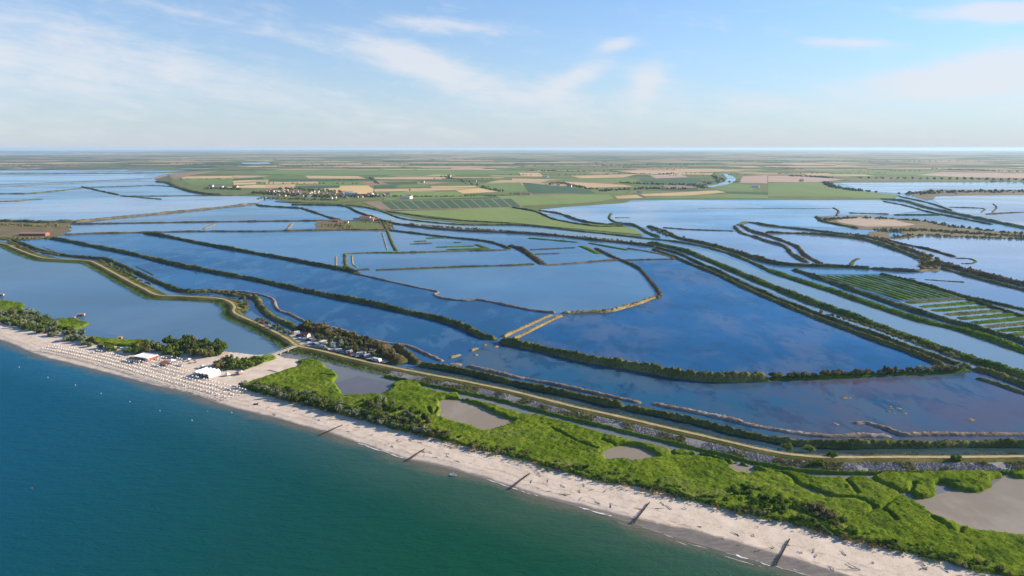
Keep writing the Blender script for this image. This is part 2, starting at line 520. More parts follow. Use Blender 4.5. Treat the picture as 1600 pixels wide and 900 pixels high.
def make_far_mat():
    t = NT('far farmland')
    at = t.attr('tone')
    n = t.noise(.004, 5, .6, t.mapping((1, .3, 1), R(15)))
    c = t.mix(t.maprange(n, .3, .7, 0, .35), at.outputs['Color'], (.09, .10, .045))
    return t.bsdf(c, .95, .1)


M['farland'] = make_far_mat()
M['plain'] = earth('open plain', (.07, .08, .035), (.16, .145, .07), .0012, .02, ((1, .3, 1), R(12)))
# ------------------------------------------------------------------ flat sheets
def sheet(name, pts, mat, z, label, kind='structure', cat=None, world_pts=False):
    w = np.array(pts, float) if world_pts else PP(pts)
    v = [(x, y, z) for x, y in w]
    o = mesh_np(name, v, [tuple(range(len(v)))], mat, None, False)
    n = o.data.polygons[0].normal
    if n.z < 0: o.data.flip_normals()
    return props(o, label, cat, None, kind)


ang = np.linspace(0, 2 * math.pi, 97)[:-1]
sheet('plain', [(50500 * math.cos(a), 50500 * math.sin(a)) for a in ang], M['plain'], -.6, 'flat farmland plain reaching to the horizon', cat='ground', world_pts=True)

# inland water of the whole delta (dikes, banks and fields stand in it)
SHORE = [(-420, 424), (-250, 460), (-120, 491), (-60, 511), (0, 531), (25, 540), (50, 551), (75, 559.5), (100, 565), (130, 573), (162, 581), (200, 591), (237, 601), (275, 610), (312, 620),
         (350, 633), (400, 646), (437, 655), (475, 666), (512, 676), (550, 689), (587, 701), (637, 718), (662, 722.5), (700, 732),
         (750, 746), (800, 762), (850, 778), (900, 791), (950, 806), (1000, 822), (1050, 838), (1100, 853), (1150, 867), (1200, 881), (1250, 895), (1300, 910), (1400, 938), (1600, 990), (1750, 1025)]
INLAND = [(-420, 396), (-250, 432), (-120, 466), (0, 498), (60, 511), (120, 528), (190, 545), (245, 543), (345, 551), (400, 557), (428, 555), (440, 561), (470, 565), (472, 575), (455, 588), (470, 612), (560, 640), (700, 676),
          (900, 730), (1100, 778), (1300, 826), (1430, 858), (1540, 885), (1700, 918), (1800, 935)]
base_top = [(2300, 284), (1300, 285), (1290, 300), (1395, 311), (1290, 312), (985, 312), (975, 316), (880, 323), (800, 322), (560, 318), (425, 306), (345, 304), (285, 296), (262, 285), (240, 281), (262, 272), (352, 263.5), (290, 262), (0, 261.5), (-900, 261.5)]
sheet('lagoon_water', [(-900, 400)] + INLAND + [(1900, 930), (2300, 700)] + base_top, M['w_base'], 0.0, 'blue lagoon water spread between the dikes', cat='water')

_pz = [0]


def pond(name, pts, mat, label, z=.03):
    _pz[0] += 1
    return sheet(name, pts, M[mat], z + .007 * _pz[0], label, cat='water')


pond('lagoon_water', [(-500, 300), (0, 379), (60, 401), (135, 407), (172, 423), (245, 461), (337, 466), (357, 470), (367, 480), (365, 490), (400, 506), (450, 530), (463, 541), (430, 551), (400, 558), (350, 554), (240, 540), (130, 512), (40, 480), (0, 474), (-500, 400)], 'w_left', 'calm grey blue lagoon behind the left beach')
D10 = [(80, 373), (100, 376), (150, 386), (200, 396), (280, 415), (340, 427), (400, 438), (462, 452), (525, 465), (587, 477), (637, 489), (687, 500), (725, 512), (750, 525), (775, 531)]
D10b = [(783, 534), (800, 538), (850, 548), (900, 560), (950, 570), (1000, 578), (1050, 587), (1087, 592), (1137, 595), (1200, 593)]
D10c = [(1200, 593), (1250, 591.5), (1300, 590), (1350, 587.5), (1400, 585), (1475, 582), (1512, 579)]
D11 = [(225, 365), (250, 368), (300, 378), (350, 387.5), (400, 396.5), (450, 405.5), (500, 415), (537, 422), (556, 426)]
D11b = [(556, 428), (600, 438), (650, 449), (683, 456), (679, 461), (695, 467), (725, 470), (750, 469), (800, 479), (837, 486), (868, 489)]
D13c = [(12, 374), (37, 382), (60, 391), (75, 395), (105, 400), (135, 403), (157, 405), (172, 408), (195, 418), (217, 428), (250, 443), (287, 456), (332, 456), (362, 460), (395, 465)]
D13d = [(395, 465), (403, 470), (407, 480), (425, 496), (450, 507), (465, 515)]
D13e = [(655, 571), (695, 576), (725, 582), (762, 590), (800, 599), (850, 610), (887, 617), (925, 626), (975, 637), (1025, 647), (1087, 660), (1150, 677), (1212, 689), (1262, 695), (1312, 698), (1400, 697), (1525, 696), (1700, 696)]
pond('pond_water', D13c + D13d + [(600, 545), (655, 571), (700, 570), (775, 545), (775, 531)] + D10[::-1], 'w_deep', 'deep blue water beside the long dark dike')
pond('pond_water', [(775, 531), (783, 534)] + D10b + D10c[1:] + [(1540, 584), (1600, 604), (1750, 650), (1750, 696)] + D13e[::-1] + [(700, 570)], 'w_strip', 'shallow weedy water between the reed ridges', )
pond('pond_water', D10 + [(785, 527), (862, 491)] + D11b[::-1] + D11[::-1] + [(100, 368)], 'w_deep', 'deep blue pond between the two long dark dikes', .035)
pond('pond_water', [(225, 365), (310, 362.5), (600, 360), (605, 362), (619, 392), (536, 397), (538, 420)] + D11[::-1], 'w_pale', 'mid blue rectangular pond below the fishery', .04)
pond('pond_water', [(557, 424), (587, 422), (675, 419), (800, 415), (850, 414), (970, 407), (995, 418), (1012, 432), (1027, 460), (1000, 474), (950, 487), (877, 490)] + D11b[::-1], 'w_pale', 'pale grey blue pond in the middle of the lagoons', .045)
pond('pond_water', [(879, 492), (950, 488), (1000, 475), (1030, 463), (1012, 432), (970, 407), (1055, 405), (1075, 412), (1125, 432), (1200, 467), (1275, 497), (1350, 525), (1425, 552), (1475, 574), (1512, 579)] + D10c[::-1] + D10b[::-1] + [(800, 530)], 'w_patch', 'large deep blue pond with purple weed patches', .03)
pond('canal_water', [(545, 324), (600, 336), (650, 345), (725, 352), (800, 355), (875, 360), (950, 367), (1025, 377), (1100, 391), (1150, 407), (1200, 429), (1300, 458), (1400, 493), (1500, 517), (1600, 553), (1750, 610), (1750, 640), (1600, 585), (1500, 556), (1400, 520), (1300, 484), (1200, 444), (1125, 412), (1050, 385), (950, 374), (800, 360), (700, 356), (620, 348), (575, 336)], 'w_canal', 'broad pale canal running diagonally to the right edge', .05)
pond('canal_water', [(1055, 396), (1125, 422), (1200, 455), (1300, 497), (1400, 534), (1500, 570), (1600, 600), (1750, 650), (1750, 600), (1600, 590), (1500, 560), (1400, 525), (1300, 489), (1200, 447), (1125, 416)], 'w_canal', 'narrow drain between the canal bank and the thin dike', .02)
pond('channel_water', [(430, 551), (465, 541), (500, 552), (600, 575), (800, 616), (1000, 663), (1200, 712), (1300, 727), (1750, 727), (1750, 880), (1560, 840), (1400, 785), (1200, 745), (900, 680), (700, 628), (540, 628), (500, 610), (455, 588), (425, 566), (410, 560)], 'w_silt', 'silty green grey channel behind the reed marsh', .03)
pond('drain_water', [(635, 572), (655, 573)] + D13e[1:] + [(1740, 708), (1400, 711), (1250, 708), (1125, 684), (975, 650), (800, 608), (660, 580)], 'w_drain', 'dark drain between the right causeway and the reed hedge')
for pts, lb in (([(680, 622), (720, 622), (745, 630), (810, 656), (798, 670), (755, 678), (710, 665), (682, 656)], 'brown tidal pool in the reeds nearest the bridge'),
                ([(930, 705), (980, 693), (1035, 713), (1000, 730), (940, 725)], 'oval brown tidal pool in the middle of the reeds'),
                ([(1132, 724), (1155, 720), (1200, 740), (1185, 746), (1145, 743)], 'small brown tidal pool beside the silty channel'),
                ([(1240, 756), (1300, 776), (1345, 786), (1300, 788), (1245, 770)], 'narrow brown creek pool inside the right reeds'),
                ([(1400, 785), (1440, 779), (1490, 766), (1530, 772), (1570, 745), (1640, 738), (1760, 742), (1760, 890), (1560, 845), (1480, 815)], 'wide brown mud pool at the right edge'),
                ([(524, 598), (560, 588), (620, 600), (600, 622), (545, 624)], 'violet grey shallows where the channel meets the marsh')):
    pond('pool_water', pts, 'w_inlet' if 'violet' in lb else 'w_mud', lb, .045)
# far ponds, left and right of the farmland
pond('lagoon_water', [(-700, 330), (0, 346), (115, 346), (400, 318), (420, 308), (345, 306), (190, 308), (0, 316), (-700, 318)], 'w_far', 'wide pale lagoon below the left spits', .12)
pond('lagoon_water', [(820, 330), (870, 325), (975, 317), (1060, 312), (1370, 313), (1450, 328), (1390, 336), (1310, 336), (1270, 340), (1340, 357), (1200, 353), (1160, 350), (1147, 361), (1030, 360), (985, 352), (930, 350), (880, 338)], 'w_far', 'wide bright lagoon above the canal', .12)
pond('pond_water', [(1452, 308), (1600, 302), (1900, 302), (1900, 400), (1600, 354), (1550, 344), (1500, 333), (1472, 322)], 'w_right', 'pale lavender salt pond near the right edge', .12)

pond('pond_water', [(1050, 378), (1100, 384), (1195, 408), (1290, 417), (1440, 426), (1470, 410), (1600, 447), (1750, 476), (1750, 372), (1600, 372), (1440, 366), (1412, 373), (1330, 366), (1200, 353), (1165, 349), (1150, 360), (1035, 357)], 'w_right', 'pale lavender ponds right of the canal', .05)
pond('pond_water', [(1385, 429), (1440, 426), (1475, 420), (1600, 452), (1750, 478), (1750, 515), (1600, 484), (1507, 463)], 'w_right', 'pale pond right of the slanting plots', .05)
pond('pond_water', [(1310, 285.6), (1900, 284.6), (1900, 296), (1450, 296.5), (1413, 303), (1350, 298)], 'w_right', 'pale pond under the straight tree row', .12)
# ------------------------------------------------------------------ land and fields
def ragged(pts, amp):
    """a shore outline broken up the way soil meets water"""
    w = PP(pts); w = np.vstack([w, w[:1]]); out = []
    for a, b in zip(w[:-1], w[1:]):
        n = max(1, int(np.linalg.norm(b - a) / (amp * 1.6)))
        for t in np.arange(n) / n: out.append(a + (b - a) * t)
    out = np.array(out); return out + np.stack([fbm(out[:, 0], out[:, 1], amp * 4, 3, 71) - .5, fbm(out[:, 0], out[:, 1], amp * 4, 3, 72) - .5], 1) * 3 * amp


def land(name, pts, mat, label, z=.35):
    if name in ('farmland', 'meadow', 'camp_ground'): return sheet(name, pts, M[mat], z, label, cat='ground')
    d = np.linalg.norm(PP(pts).mean(0))
    return sheet(name, ragged(pts, min(9, d / 220)), M[mat], z, label, cat='ground', world_pts=True)

land('farmland', [(352, 262.8), (262, 272), (268, 285), (287, 295.5), (310, 301.5), (350, 304.5), (425, 307.5), (430, 312), (470, 319), (535, 321.5), (575, 326), (610, 334), (650, 342), (725, 349), (800, 351), (870, 357), (1005, 369.5), (1000, 364), (975, 353), (900, 348), (862, 341), (838, 331), (845, 327), (890, 322.5), (975, 317.5), (985, 313), (1060, 311.5), (1290, 312.5), (1395, 311.5), (1405, 305), (1350, 299), (1300, 291), (1290, 286), (1345, 284.5), (2300, 283), (2300, 262), (1400, 256), (352, 256)], 'lawn', 'green farmland between the lagoons', .30)
land('mud_flat', [(1300, 341), (1350, 340), (1385, 342), (1435, 352), (1400, 354), (1350, 354), (1312, 348)], 'mud', 'pinkish tan mud flat inside the scrub island', .55)
land('marsh_island', [(1275, 338), (1302, 339), (1345, 338), (1400, 341), (1445, 345), (1500, 355), (1560, 362), (1750, 366), (1750, 376), (1600, 374), (1500, 370), (1440, 367), (1412, 374), (1385, 373), (1350, 371), (1355, 362), (1390, 363), (1385, 369), (1400, 371), (1420, 366), (1380, 359), (1340, 358), (1305, 351)], 'flat', 'brown scrub island in the right lagoon', .45)
land('marsh_ground', [(-400, 346), (0, 347), (110, 350), (112, 360), (100, 368), (70, 373.5), (30, 375), (0, 374), (-400, 362)], 'flat', 'dry brown ground round the red brick building')
land('fishery_ground', [(495, 344), (612, 344), (614, 352), (611, 361), (495, 360)], 'flat', 'worn ground of the fishery yard')
land('meadow', [(546, 346.5), (590, 345.5), (592, 358), (548, 359)], 'lawn', 'small green meadow below the fishery house', .5)
land('marsh_ground', [(1413, 303), (1450, 296.5), (2000, 296.5), (2000, 303), (1462, 306), (1452, 314)], 'flat', 'brown marsh strip between the right ponds')
land('camp_ground', [(452, 526), (470, 520), (500, 526), (560, 538), (605, 552), (615, 566), (600, 569), (560, 560), (500, 546), (470, 541)], 'gravelyard', 'pale gravel yard of the camp site', 1.1)
land('tree_belt_ground', [(1437, 404), (1452, 404), (1475, 412), (1472, 424), (1440, 426)], 'flat', 'scrubby ground where the right dikes meet')
pond('ditch_water', [(1268, 429), (1385, 428), (1512, 466), (1405, 472)], 'w_drain', 'dark ditch water between the slanting plots', .1)
pond('ditch_water', [(1405, 472), (1512, 466), (1750, 520), (1750, 572), (1560, 524)], 'w_canal', 'pale ditch water between the level plots', .1)

FIELDS = [
 ('g', [(400, 266), (640, 262), (830, 265), (815, 271.5), (560, 274), (400, 272)]), ('t', [(477, 275), (560, 275.5), (572, 279.5), (482, 279)]), ('t', [(585, 277.5), (697, 277), (695, 280.5), (585, 280)]),
 ('dg', [(420, 280), (560, 280.5), (560, 283.5), (420, 284)]), ('t', [(415, 285), (497, 284), (497, 287), (415, 287.5)]), ('g', [(497, 284), (562, 284), (572, 289), (497, 290)]),
 ('t', [(416, 289), (462, 288), (460, 292), (416, 292.5)]), ('dg', [(462, 291), (530, 290), (530, 294), (460, 295)]), ('w', [(507, 294), (530, 293.5), (532, 290.5), (575, 290), (584, 296), (582, 303.5), (537, 303), (507, 299)]),
 ('dg', [(595, 284.5), (652, 284), (652, 287.5), (615, 289)]), ('g', [(625, 289), (667, 288.5), (672, 292), (620, 294)]), ('dg', [(585, 290.5), (618, 289.5), (618, 294), (585, 295)]),
 ('t', [(672, 291), (745, 290.5), (750, 293), (675, 294)]), ('t', [(585, 296), (639, 295), (639, 299), (585, 300)]), ('w', [(712, 298), (748, 294), (779, 300), (724, 303)]), ('t', [(641, 295), (745, 294), (711, 297.5), (641, 299)]),
 ('lg', [(585, 300.8), (712, 299.3), (725, 303.5), (725, 306), (610, 307.5)]), ('g', [(749, 287.5), (812, 285), (826, 300), (782, 300.5)]),
 ('b', [(565, 316), (590, 315), (608, 328), (595, 328)]), ('lg', [(615, 331), (790, 324.5), (812, 328), (838, 333), (862, 344), (900, 351.5), (975, 356), (992, 358), (1003, 367.5), (875, 356), (800, 348.5), (725, 344.5), (650, 336)]),
 ('lg', [(775, 306.5), (950, 304), (960, 310), (940, 315), (892, 319), (805, 322)]), ('dg', [(815, 285.5), (826, 286), (920, 297), (930, 302), (832, 303)]), ('t', [(960, 307), (995, 305), (1005, 310), (965, 311)]),
 ('t', [(1000, 304), (1120, 298), (1135, 301), (1075, 306), (1007, 307)]), ('g', [(1007, 308), (1135, 303), (1200, 305), (1200, 310.5), (1010, 310.5)]), ('t', [(882, 284), (975, 289), (990, 292), (910, 294)]),
 ('t', [(810, 270), (842, 270), (850, 276), (815, 275)]), ('t', [(892, 275), (995, 272.5), (975, 277.5), (907, 279)]), ('p', [(1015, 274), (1065, 272), (1075, 277), (1025, 279)]), ('t', [(962, 267), (1175, 262), (1170, 266), (1075, 270), (1000, 271.5)]),
 ('p', [(1160, 276), (1199, 274), (1199, 287), (1155, 286)]), ('p', [(1200, 275), (1235, 275), (1297, 279), (1320, 281), (1275, 285), (1200, 285)]), ('g', [(1102, 292), (1155, 287), (1180, 291), (1175, 300), (1137, 299)]),
 ('g', [(1200, 286), (1282, 285), (1305, 294), (1350, 299.5), (1402, 305), (1395, 310.5), (1200, 307)]), ('g', [(1257, 260), (1412, 260), (1475, 266), (1465, 270), (1425, 274), (1320, 272), (1255, 266)]),
 ('p', [(1432, 274), (1472, 269), (1600, 272), (1800, 273), (1800, 279), (1600, 279), (1500, 277)]), ('t', [(1225, 270), (1300, 271), (1290, 273)]), ('g', [(282, 280), (362, 279), (362, 287), (300, 290)]), ('t', [(283, 276), (362, 275), (362, 278.5), (284, 279.5)]),
 ('t', [(364, 283), (400, 281.5), (400, 284), (364, 286)]), ('w', [(365, 286.5), (400, 285), (400, 288), (365, 289)]), ('dg', [(364, 279), (412, 277), (412, 281), (364, 282)]), ('g', [(600, 309), (745, 305.5), (770, 308.5), (600, 314)]),
 ('b', [(262, 272.5), (300, 268.5), (345, 267), (300, 274), (272, 281)]), ('t', [(800, 279), (880, 281), (800, 284)]), ('g', [(860, 279.5), (1000, 279), (990, 286), (900, 283)]), ('dg', [(1000, 281), (1095, 280), (1090, 287), (1010, 289)]), ('b', [(1035, 290), (1095, 289), (1090, 294), (1040, 295)])]
FN = {'g': ('green', 'crop'), 'dg': ('dark green', 'crop'), 'lg': ('light green', 'meadow'), 't': ('tan', 'stubble'), 'w': ('golden', 'wheat'), 'b': ('brown', 'fallow'), 'p': ('pinkish', 'ploughed')}
for i, (k, pts) in enumerate(FIELDS):
    sheet('field', pts, M['field_' + k], .75 + .12 * (i % 4), '%s %s field on the plain' % FN[k], cat='field')
# vineyard: dark plots parted by pale tracks
for i in range(13):
    f0, f1 = (i + .07) / 13, (i + .93) / 13
    top = lambda f: (594 + 206 * f, 315.6 - 4.6 * f); bot = lambda f: (610 + 205 * f, 328 - 4 * f)
    sheet('field', [top(f0), top(f1), bot(f1), bot(f0)], M['field_dg'], 1.3, 'dark green orchard plot between pale tracks', cat='field')
sheet('field', [(590, 315), (800, 310.3), (818, 325), (606, 329.5)], M['field_b'], 1.15, 'pale brown ground under the dark orchard plots', cat='field')
river = [(1128, 272), (1137, 274.5), (1143, 279), (1141, 284), (1128, 289), (1102, 293)]
rw = PP(river)
sheet('river_water', np.vstack([rw + (-22, 0), (rw + (22, 0))[::-1]]), M['w_canal'], 1.5, 'pale river bend between far fields', cat='water', world_pts=True)


def plain_fields():
    """the plots between the ones that can be told apart"""
    r = random.Random(9); L1 = PP([(352, 262.8), (266, 273), (280, 288), (310, 300), (425, 300), (600, 312), (820, 322), (960, 314), (1000, 311), (1390, 310), (1395, 305), (1300, 292), (1300, 285), (1345, 283), (1900, 281), (1900, 262), (352, 260)])
    tones = [((.13, .19, .052), 6), ((.065, .115, .048), 4), ((.50, .36, .19), 4), ((.30, .22, .14), 2), ((.17, .20, .07), 4), ((.55, .42, .25), 2)]
    pool = [c for c, k in tones for _ in range(k)]; V = []; Fc = []; C = []
    ca, sa = math.cos(R(-14)), math.sin(R(-14)); y = 1300.0
    while y < 7000:
        dy = r.uniform(60, 190) * (1 + y / 9000); x = -5000.0
        while x < 6500:
            dx = r.uniform(110, 420); c = r.choice(pool); k = r.uniform(.85, 1.15); z = .45 + .25 * r.random(); g = 7
            q = [(x + g, y + g), (x + dx - g, y + g), (x + dx - g, y + dy - g), (x + g, y + dy - g)]; q = [(a * ca - b * sa, a * sa + b * ca) for a, b in q]
            qa = np.array(q)
            if inside(qa[:, 0], qa[:, 1], L1).all() and r.random() < .8:
                b0 = len(V); V += [(a, b, z) for a, b in q]; Fc.append((b0, b0 + 1, b0 + 2, b0 + 3)); C += [(*[v * k for v in c], 1)] * 4
            x += dx
        y += dy
    o = mesh_np('plain_farmland', np.array(V), np.array(Fc), M['farland'], None, False, {'tone': np.array(C)})
    props(o, 'small plots of farmland between the lagoons', 'field', None, 'structure')


def inside(x, y, poly):
    L = np.asarray(poly, float); r = np.zeros(x.shape, bool)
    for (ax, ay), (bx, by) in zip(L, np.roll(L, -1, 0)):
        c = ((ay > y) != (by > y)) & (x < (bx - ax) * (y - ay) / (by - ay + 1e-12) + ax)
        r ^= c
    return r


plain_fields()


def far_fields():
    """the patchwork towards the horizon, laid out in real metres"""
    r = random.Random(5); V = []; Fc = []; C = []
    tones = [((.13, .19, .06), 5), ((.08, .13, .055), 4), ((.52, .37, .22), 5), ((.30, .22, .14), 3), ((.16, .19, .07), 3), ((.62, .46, .28), 3)]
    pool = [c for c, k in tones for _ in range(k)]
    y = 4700.0
    while y < 40000:
        dy = r.uniform(.02, .055) * y * .8
        x = -y * .95
        while x < y * .95:
            dx = r.uniform(.03, .16) * y
            if r.random() < .88:
                c = r.choice(pool); k = r.uniform(.8, 1.2); g = .05; z = r.uniform(1.2, 3.5)
                b = len(V); sk = dy * r.uniform(-.3, .3)
                V += [(x + g * dx, y + g * dy, z), (x + dx, y + g * dy, z), (x + dx + sk, y + dy, z), (x + g * dx + sk, y + dy * .97, z)]
                Fc.append((b, b + 1, b + 2, b + 3)); C += [(*[q * k for q in c], 1)] * 4
            x += dx
        y += dy
    o = mesh_np('far_farmland', np.array(V), np.array(Fc), M['farland'], None, False, {'tone': np.array(C)})
    props(o, 'patchwork of distant fields fading towards the horizon', 'field', None, 'structure')


far_fields()
for pts, lb in (([(-900, 263), (0, 262.5), (240, 262.8), (345, 263.5), (280, 267), (130, 268.5), (0, 269.5), (-900, 271)], 'far blue lagoon arm left of the fields'),
                ([(-900, 276), (0, 276.5), (100, 276), (228, 273.5), (225, 279), (120, 284), (0, 288), (-900, 291)], 'far blue lagoon between the marsh spits')):
    sheet('lagoon_water', pts, M['w_far'], .9, lb, cat='water')
for pts in ([(-900, 240.6), (60, 240.3), (250, 241.2), (60, 241.9), (-900, 242)], [(375, 255), (418, 254.5), (425, 256.5), (400, 257.5), (380, 257)]):
    sheet('lagoon_water', pts, M['w_base'], 4.5, 'thin blue water line near the horizon', cat='water')


# ------------------------------------------------------------------ dikes, banks and reed ridges
def resample(w, ds):
    """smooth and step a ground line"""
    w = np.asarray(w, float)
    if len(w) > 2:
        q = np.vstack([2 * w[0] - w[1], w, 2 * w[-1] - w[-2]]); out = []
        for i in range(1, len(q) - 2):
            p0, p1, p2, p3 = q[i - 1], q[i], q[i + 1], q[i + 2]
            for t in np.linspace(0, 1, 7)[:-1]:
                out.append(.5 * ((2 * p1) + (p2 - p0) * t + (2 * p0 - 5 * p1 + 4 * p2 - p3) * t * t + (3 * p1 - p0 - 3 * p2 + p3) * t ** 3))
        out.append(w[-1]); w = np.array(out)
    seg = np.linalg.norm(np.diff(w, axis=0), axis=1); s = np.concatenate([[0], np.cumsum(seg)])
    n = max(4, int(s[-1] / ds) + 1); t = np.linspace(0, s[-1], n)
    return np.stack([np.interp(t, s, w[:, 0]), np.interp(t, s, w[:, 1])], 1), t


def normals(p):
    d = np.gradient(p, axis=0); d /= np.linalg.norm(d, axis=1)[:, None] + 1e-9
    return np.stack([-d[:, 1], d[:, 0]], 1)


_seed = [100]


def ribbon(name, pts, w, h, mat, label, z0=-.3, rough=.5, K=9, kind='stuff', cat='reeds', lump=None, tuft=0, tmat=None, profile=2.4, ds=None):
    _seed[0] += 7; sd = _seed[0]
    W = PP(pts); dist = np.linalg.norm(W.mean(0))
    if h > 1.6: h *= .88 if dist < 800 else .74
    w *= 1.0 if dist < 800 else .84
    ds = ds or min(6.0, max(.9, dist / 620))
    p, s = resample(W, ds); nrm = normals(p); n = len(p)
    lump = lump or max(2.2, w * .5)
    t = np.linspace(-1, 1, K)
    wl = w / 2 * (1 + .5 * (fbm(s, s * 0, lump * 3, 2, sd) - .5)); wr = w / 2 * (1 + .5 * (fbm(s, s * 0 + 9, lump * 3, 2, sd + 3) - .5))
    off = np.where(t[None] < 0, wl[:, None] * t[None], wr[:, None] * t[None])
    X = p[:, 0:1] + nrm[:, 0:1] * off; Y = p[:, 1:2] + nrm[:, 1:2] * off
    e = np.clip(np.minimum(s, s[-1] - s) / (w * .6) + .05, 0, 1) ** .5 * (.62 + .72 * fbm(s, s * 0 + 4, 24, 2, sd + 9))
    prof = 1 - np.abs(t) ** profile
    nz = .55 * fbm(X, Y, lump, 3, sd) + .45 * fbm(X, Y, max(1.3, ds * 1.6), 2, sd + 5)
    jit = rng.random((n, K)) - .5
    Z = z0 + (h - z0) * prof[None] * e[:, None] * (1 + rough * 2.0 * (nz - .5) + rough * .8 * jit)
    Z[:, 0] = z0; Z[:, -1] = z0
    jx = (rng.random((n, K)) - .5) * ds * .35
    V = np.stack([X + jx, Y + jx[::-1], Z], 2).reshape(-1, 3)
    i = np.arange(n - 1)[:, None] * K + np.arange(K - 1)[None]
    Fq = np.stack([i, i + K, i + K + 1, i + 1], 2).reshape(-1, 4)
    o = mesh_np(name, V, Fq, M[mat], None, True)
    if o.data.polygons[len(o.data.polygons) // 2].normal.z < 0: o.data.flip_normals()
    props(o, label, cat, None, kind)
    if dist < 1150 and h >= 1.8: tuft = max(tuft * 1.4, .8)
    if tuft:                                     # leaf sprays that break the outline
        m = int(s[-1] * w * tuft)
        a = rng.integers(0, n, m); tt = (rng.random(m) * 2 - 1) * .92
        k = np.clip(((tt + 1) / 2 * (K - 1)).astype(int), 0, K - 2); fr = (tt + 1) / 2 * (K - 1) - k
        G = V.reshape(n, K, 3); base = G[a, k] * (1 - fr[:, None]) + G[a, k + 1] * fr[:, None]
        leafcloud(name, base, .62 * min(1.7, max(.9, dist / 500)), M[tmat or mat], label + ', leafy tops', kind='stuff', cat=cat)
    return o


def leafcloud(name, base, size, mat, label, up=.35, kind='stuff', cat='reeds', parent=None):
    m = len(base)
    d1 = rng.normal(size=(m, 3)); d1 /= np.linalg.norm(d1, axis=1)[:, None]
    d2 = rng.normal(size=(m, 3)); d2 -= d1 * (d1 * d2).sum(1)[:, None]; d2 /= np.linalg.norm(d2, axis=1)[:, None]
    sz = size * (.5 + rng.random(m))[:, None]
    c = base + np.array((0, 0, 1.0)) * (rng.random((m, 1)) * size * up)
    V = np.stack([c - d1 * sz * .5 - d2 * sz * .3, c + d1 * sz * .5 - d2 * sz * .22, c + d1 * sz * .45 + d2 * sz * .3, c - d1 * sz * .4 + d2 * sz * .26], 1).reshape(-1, 3)
    o = mesh_np(name, V, np.arange(m * 4).reshape(m, 4), mat, parent, False)
    return props(o, label, cat, None, kind) if parent is None else o
rb = ribbon
# ---- nearest and middle dikes
rb('reed_dike', D10, 8, 4.6, 'dark', 'long dark reed dike crossing the deep blue ponds', tuft=.5)
rb('reed_dike', D10b, 8.5, 5.0, 'dark', 'curving dark reed dike below the largest pond', tuft=.6)
rb('reed_dike', D10c, 7, 2.2, 'green', 'green dike with round bushes ending at the thin drain dike', tuft=.6)
rb('reed_dike', D11, 8, 4.4, 'dark', 'dark reed dike above the deep blue pond')
rb('reed_ridge', D11b, 4, 1.3, 'grey', 'thin bare ridge winding below the pale middle pond')
rb('reed_dike', [(877, 490), (912, 489), (950, 487), (975, 481), (1000, 474), (1017, 467), (1027, 464)], 5.5, 2.6, 'tan', 'sunlit dry grass dike under the pale middle pond', tuft=.5, tmat='olive')
rb('reed_dike', [(1026, 466), (1031, 461), (1027, 453), (1018, 442), (1008, 430), (995, 418), (970, 407), (950, 398), (930, 388)], 5.5, 2.8, 'brown', 'brown scrub dike curving down to the pale middle pond corner')
rb('grass_dike', [(862, 492), (848, 498), (835, 504), (815, 513), (800, 520), (785, 527)], 4.5, 1.3, 'tan', 'upper of two short parallel tan dikes')
rb('grass_dike', [(877, 494), (862, 500), (850, 506), (825, 519), (800, 531)], 5, 1.5, 'tan', 'lower of two short parallel tan dikes')
for k, (a, b) in enumerate((((734, 549), (747, 544)), ((702, 560), (720, 554.5)), ((753, 539.5), (761, 538.5)), ((771, 543), (779, 541)), ((740, 555.5), (746, 554)))):
    rb('grass_islet', [a, b], 4, .9, 'tan', 'small tan grass islet by the weir mouth, ' + ('upper long one', 'lower long one', 'upper round one', 'right round one', 'tiny one')[k], ds=.8, kind='thing', cat='islet')['group'] = 'tan islets by the weir mouth'
rb('reed_dike', D13c, 7.5, 3.8, 'dark', 'dark reed dike beside the left causeway', tuft=.5)
rb('reed_dike', D13d, 8, 3.8, 'olive', 'olive scrub dike bending down towards the camp', tuft=.5)
rb('tree_belt', [(462, 514), (482, 515), (500, 521), (537, 531), (575, 539), (600, 545), (606, 550)], 13, 5.0, 'tamarisk', 'golden brown tamarisk belt behind the camp site', tuft=1.0, cat='shrubs')
rb('tree_belt', [(598, 548), (605, 555), (618, 563), (632, 569)], 14, 5.5, 'tamarisk', 'tall tamarisk clump at the right end of the camp', tuft=1.0, cat='shrubs')
rb('reed_dike', [(618, 543), (628, 549), (638, 557), (655, 570)], 6.5, 3.8, 'tamarisk', 'short bushy dike right of the camp', tuft=.8)
rb('reed_dike', D13e[:9], 5.5, 3.2, 'olive', 'olive reed hedge above the right causeway', tuft=.8)
rb('reed_dike', D13e[8:], 6, 3.4, 'dark', 'dark reed hedge reaching the right edge', tuft=.8, tmat='olive')
rb('reed_ridge', [(332, 455), (362, 455), (400, 459.5), (425, 467), (431, 480), (437, 486), (455, 492), (482, 505), (512, 510), (537, 517), (555, 525), (600, 535), (637, 541), (662, 552), (692, 565)], 4.2, 1.2, 'grey', 'grey dead reed ridge winding behind the camp')
rb('reed_ridge', [(701, 569), (722, 570.5)], 6, 1.1, 'grey', 'short grey reed islet at the ridge gap', ds=.9)
rb('reed_ridge', [(730, 572), (770, 581), (800, 588), (862, 600), (900, 608), (950, 619), (1002, 630)], 5, 1.2, 'grey', 'grey dead reed ridge left of the narrow gap', tuft=.5)
rb('reed_ridge', [(1017, 630.5), (1050, 637), (1100, 647), (1137, 655), (1175, 665), (1225, 674), (1260, 679), (1300, 682), (1350, 681), (1392, 682)], 5.5, 1.2, 'grey', 'grey dead reed ridge right of the narrow gap', tuft=.5)
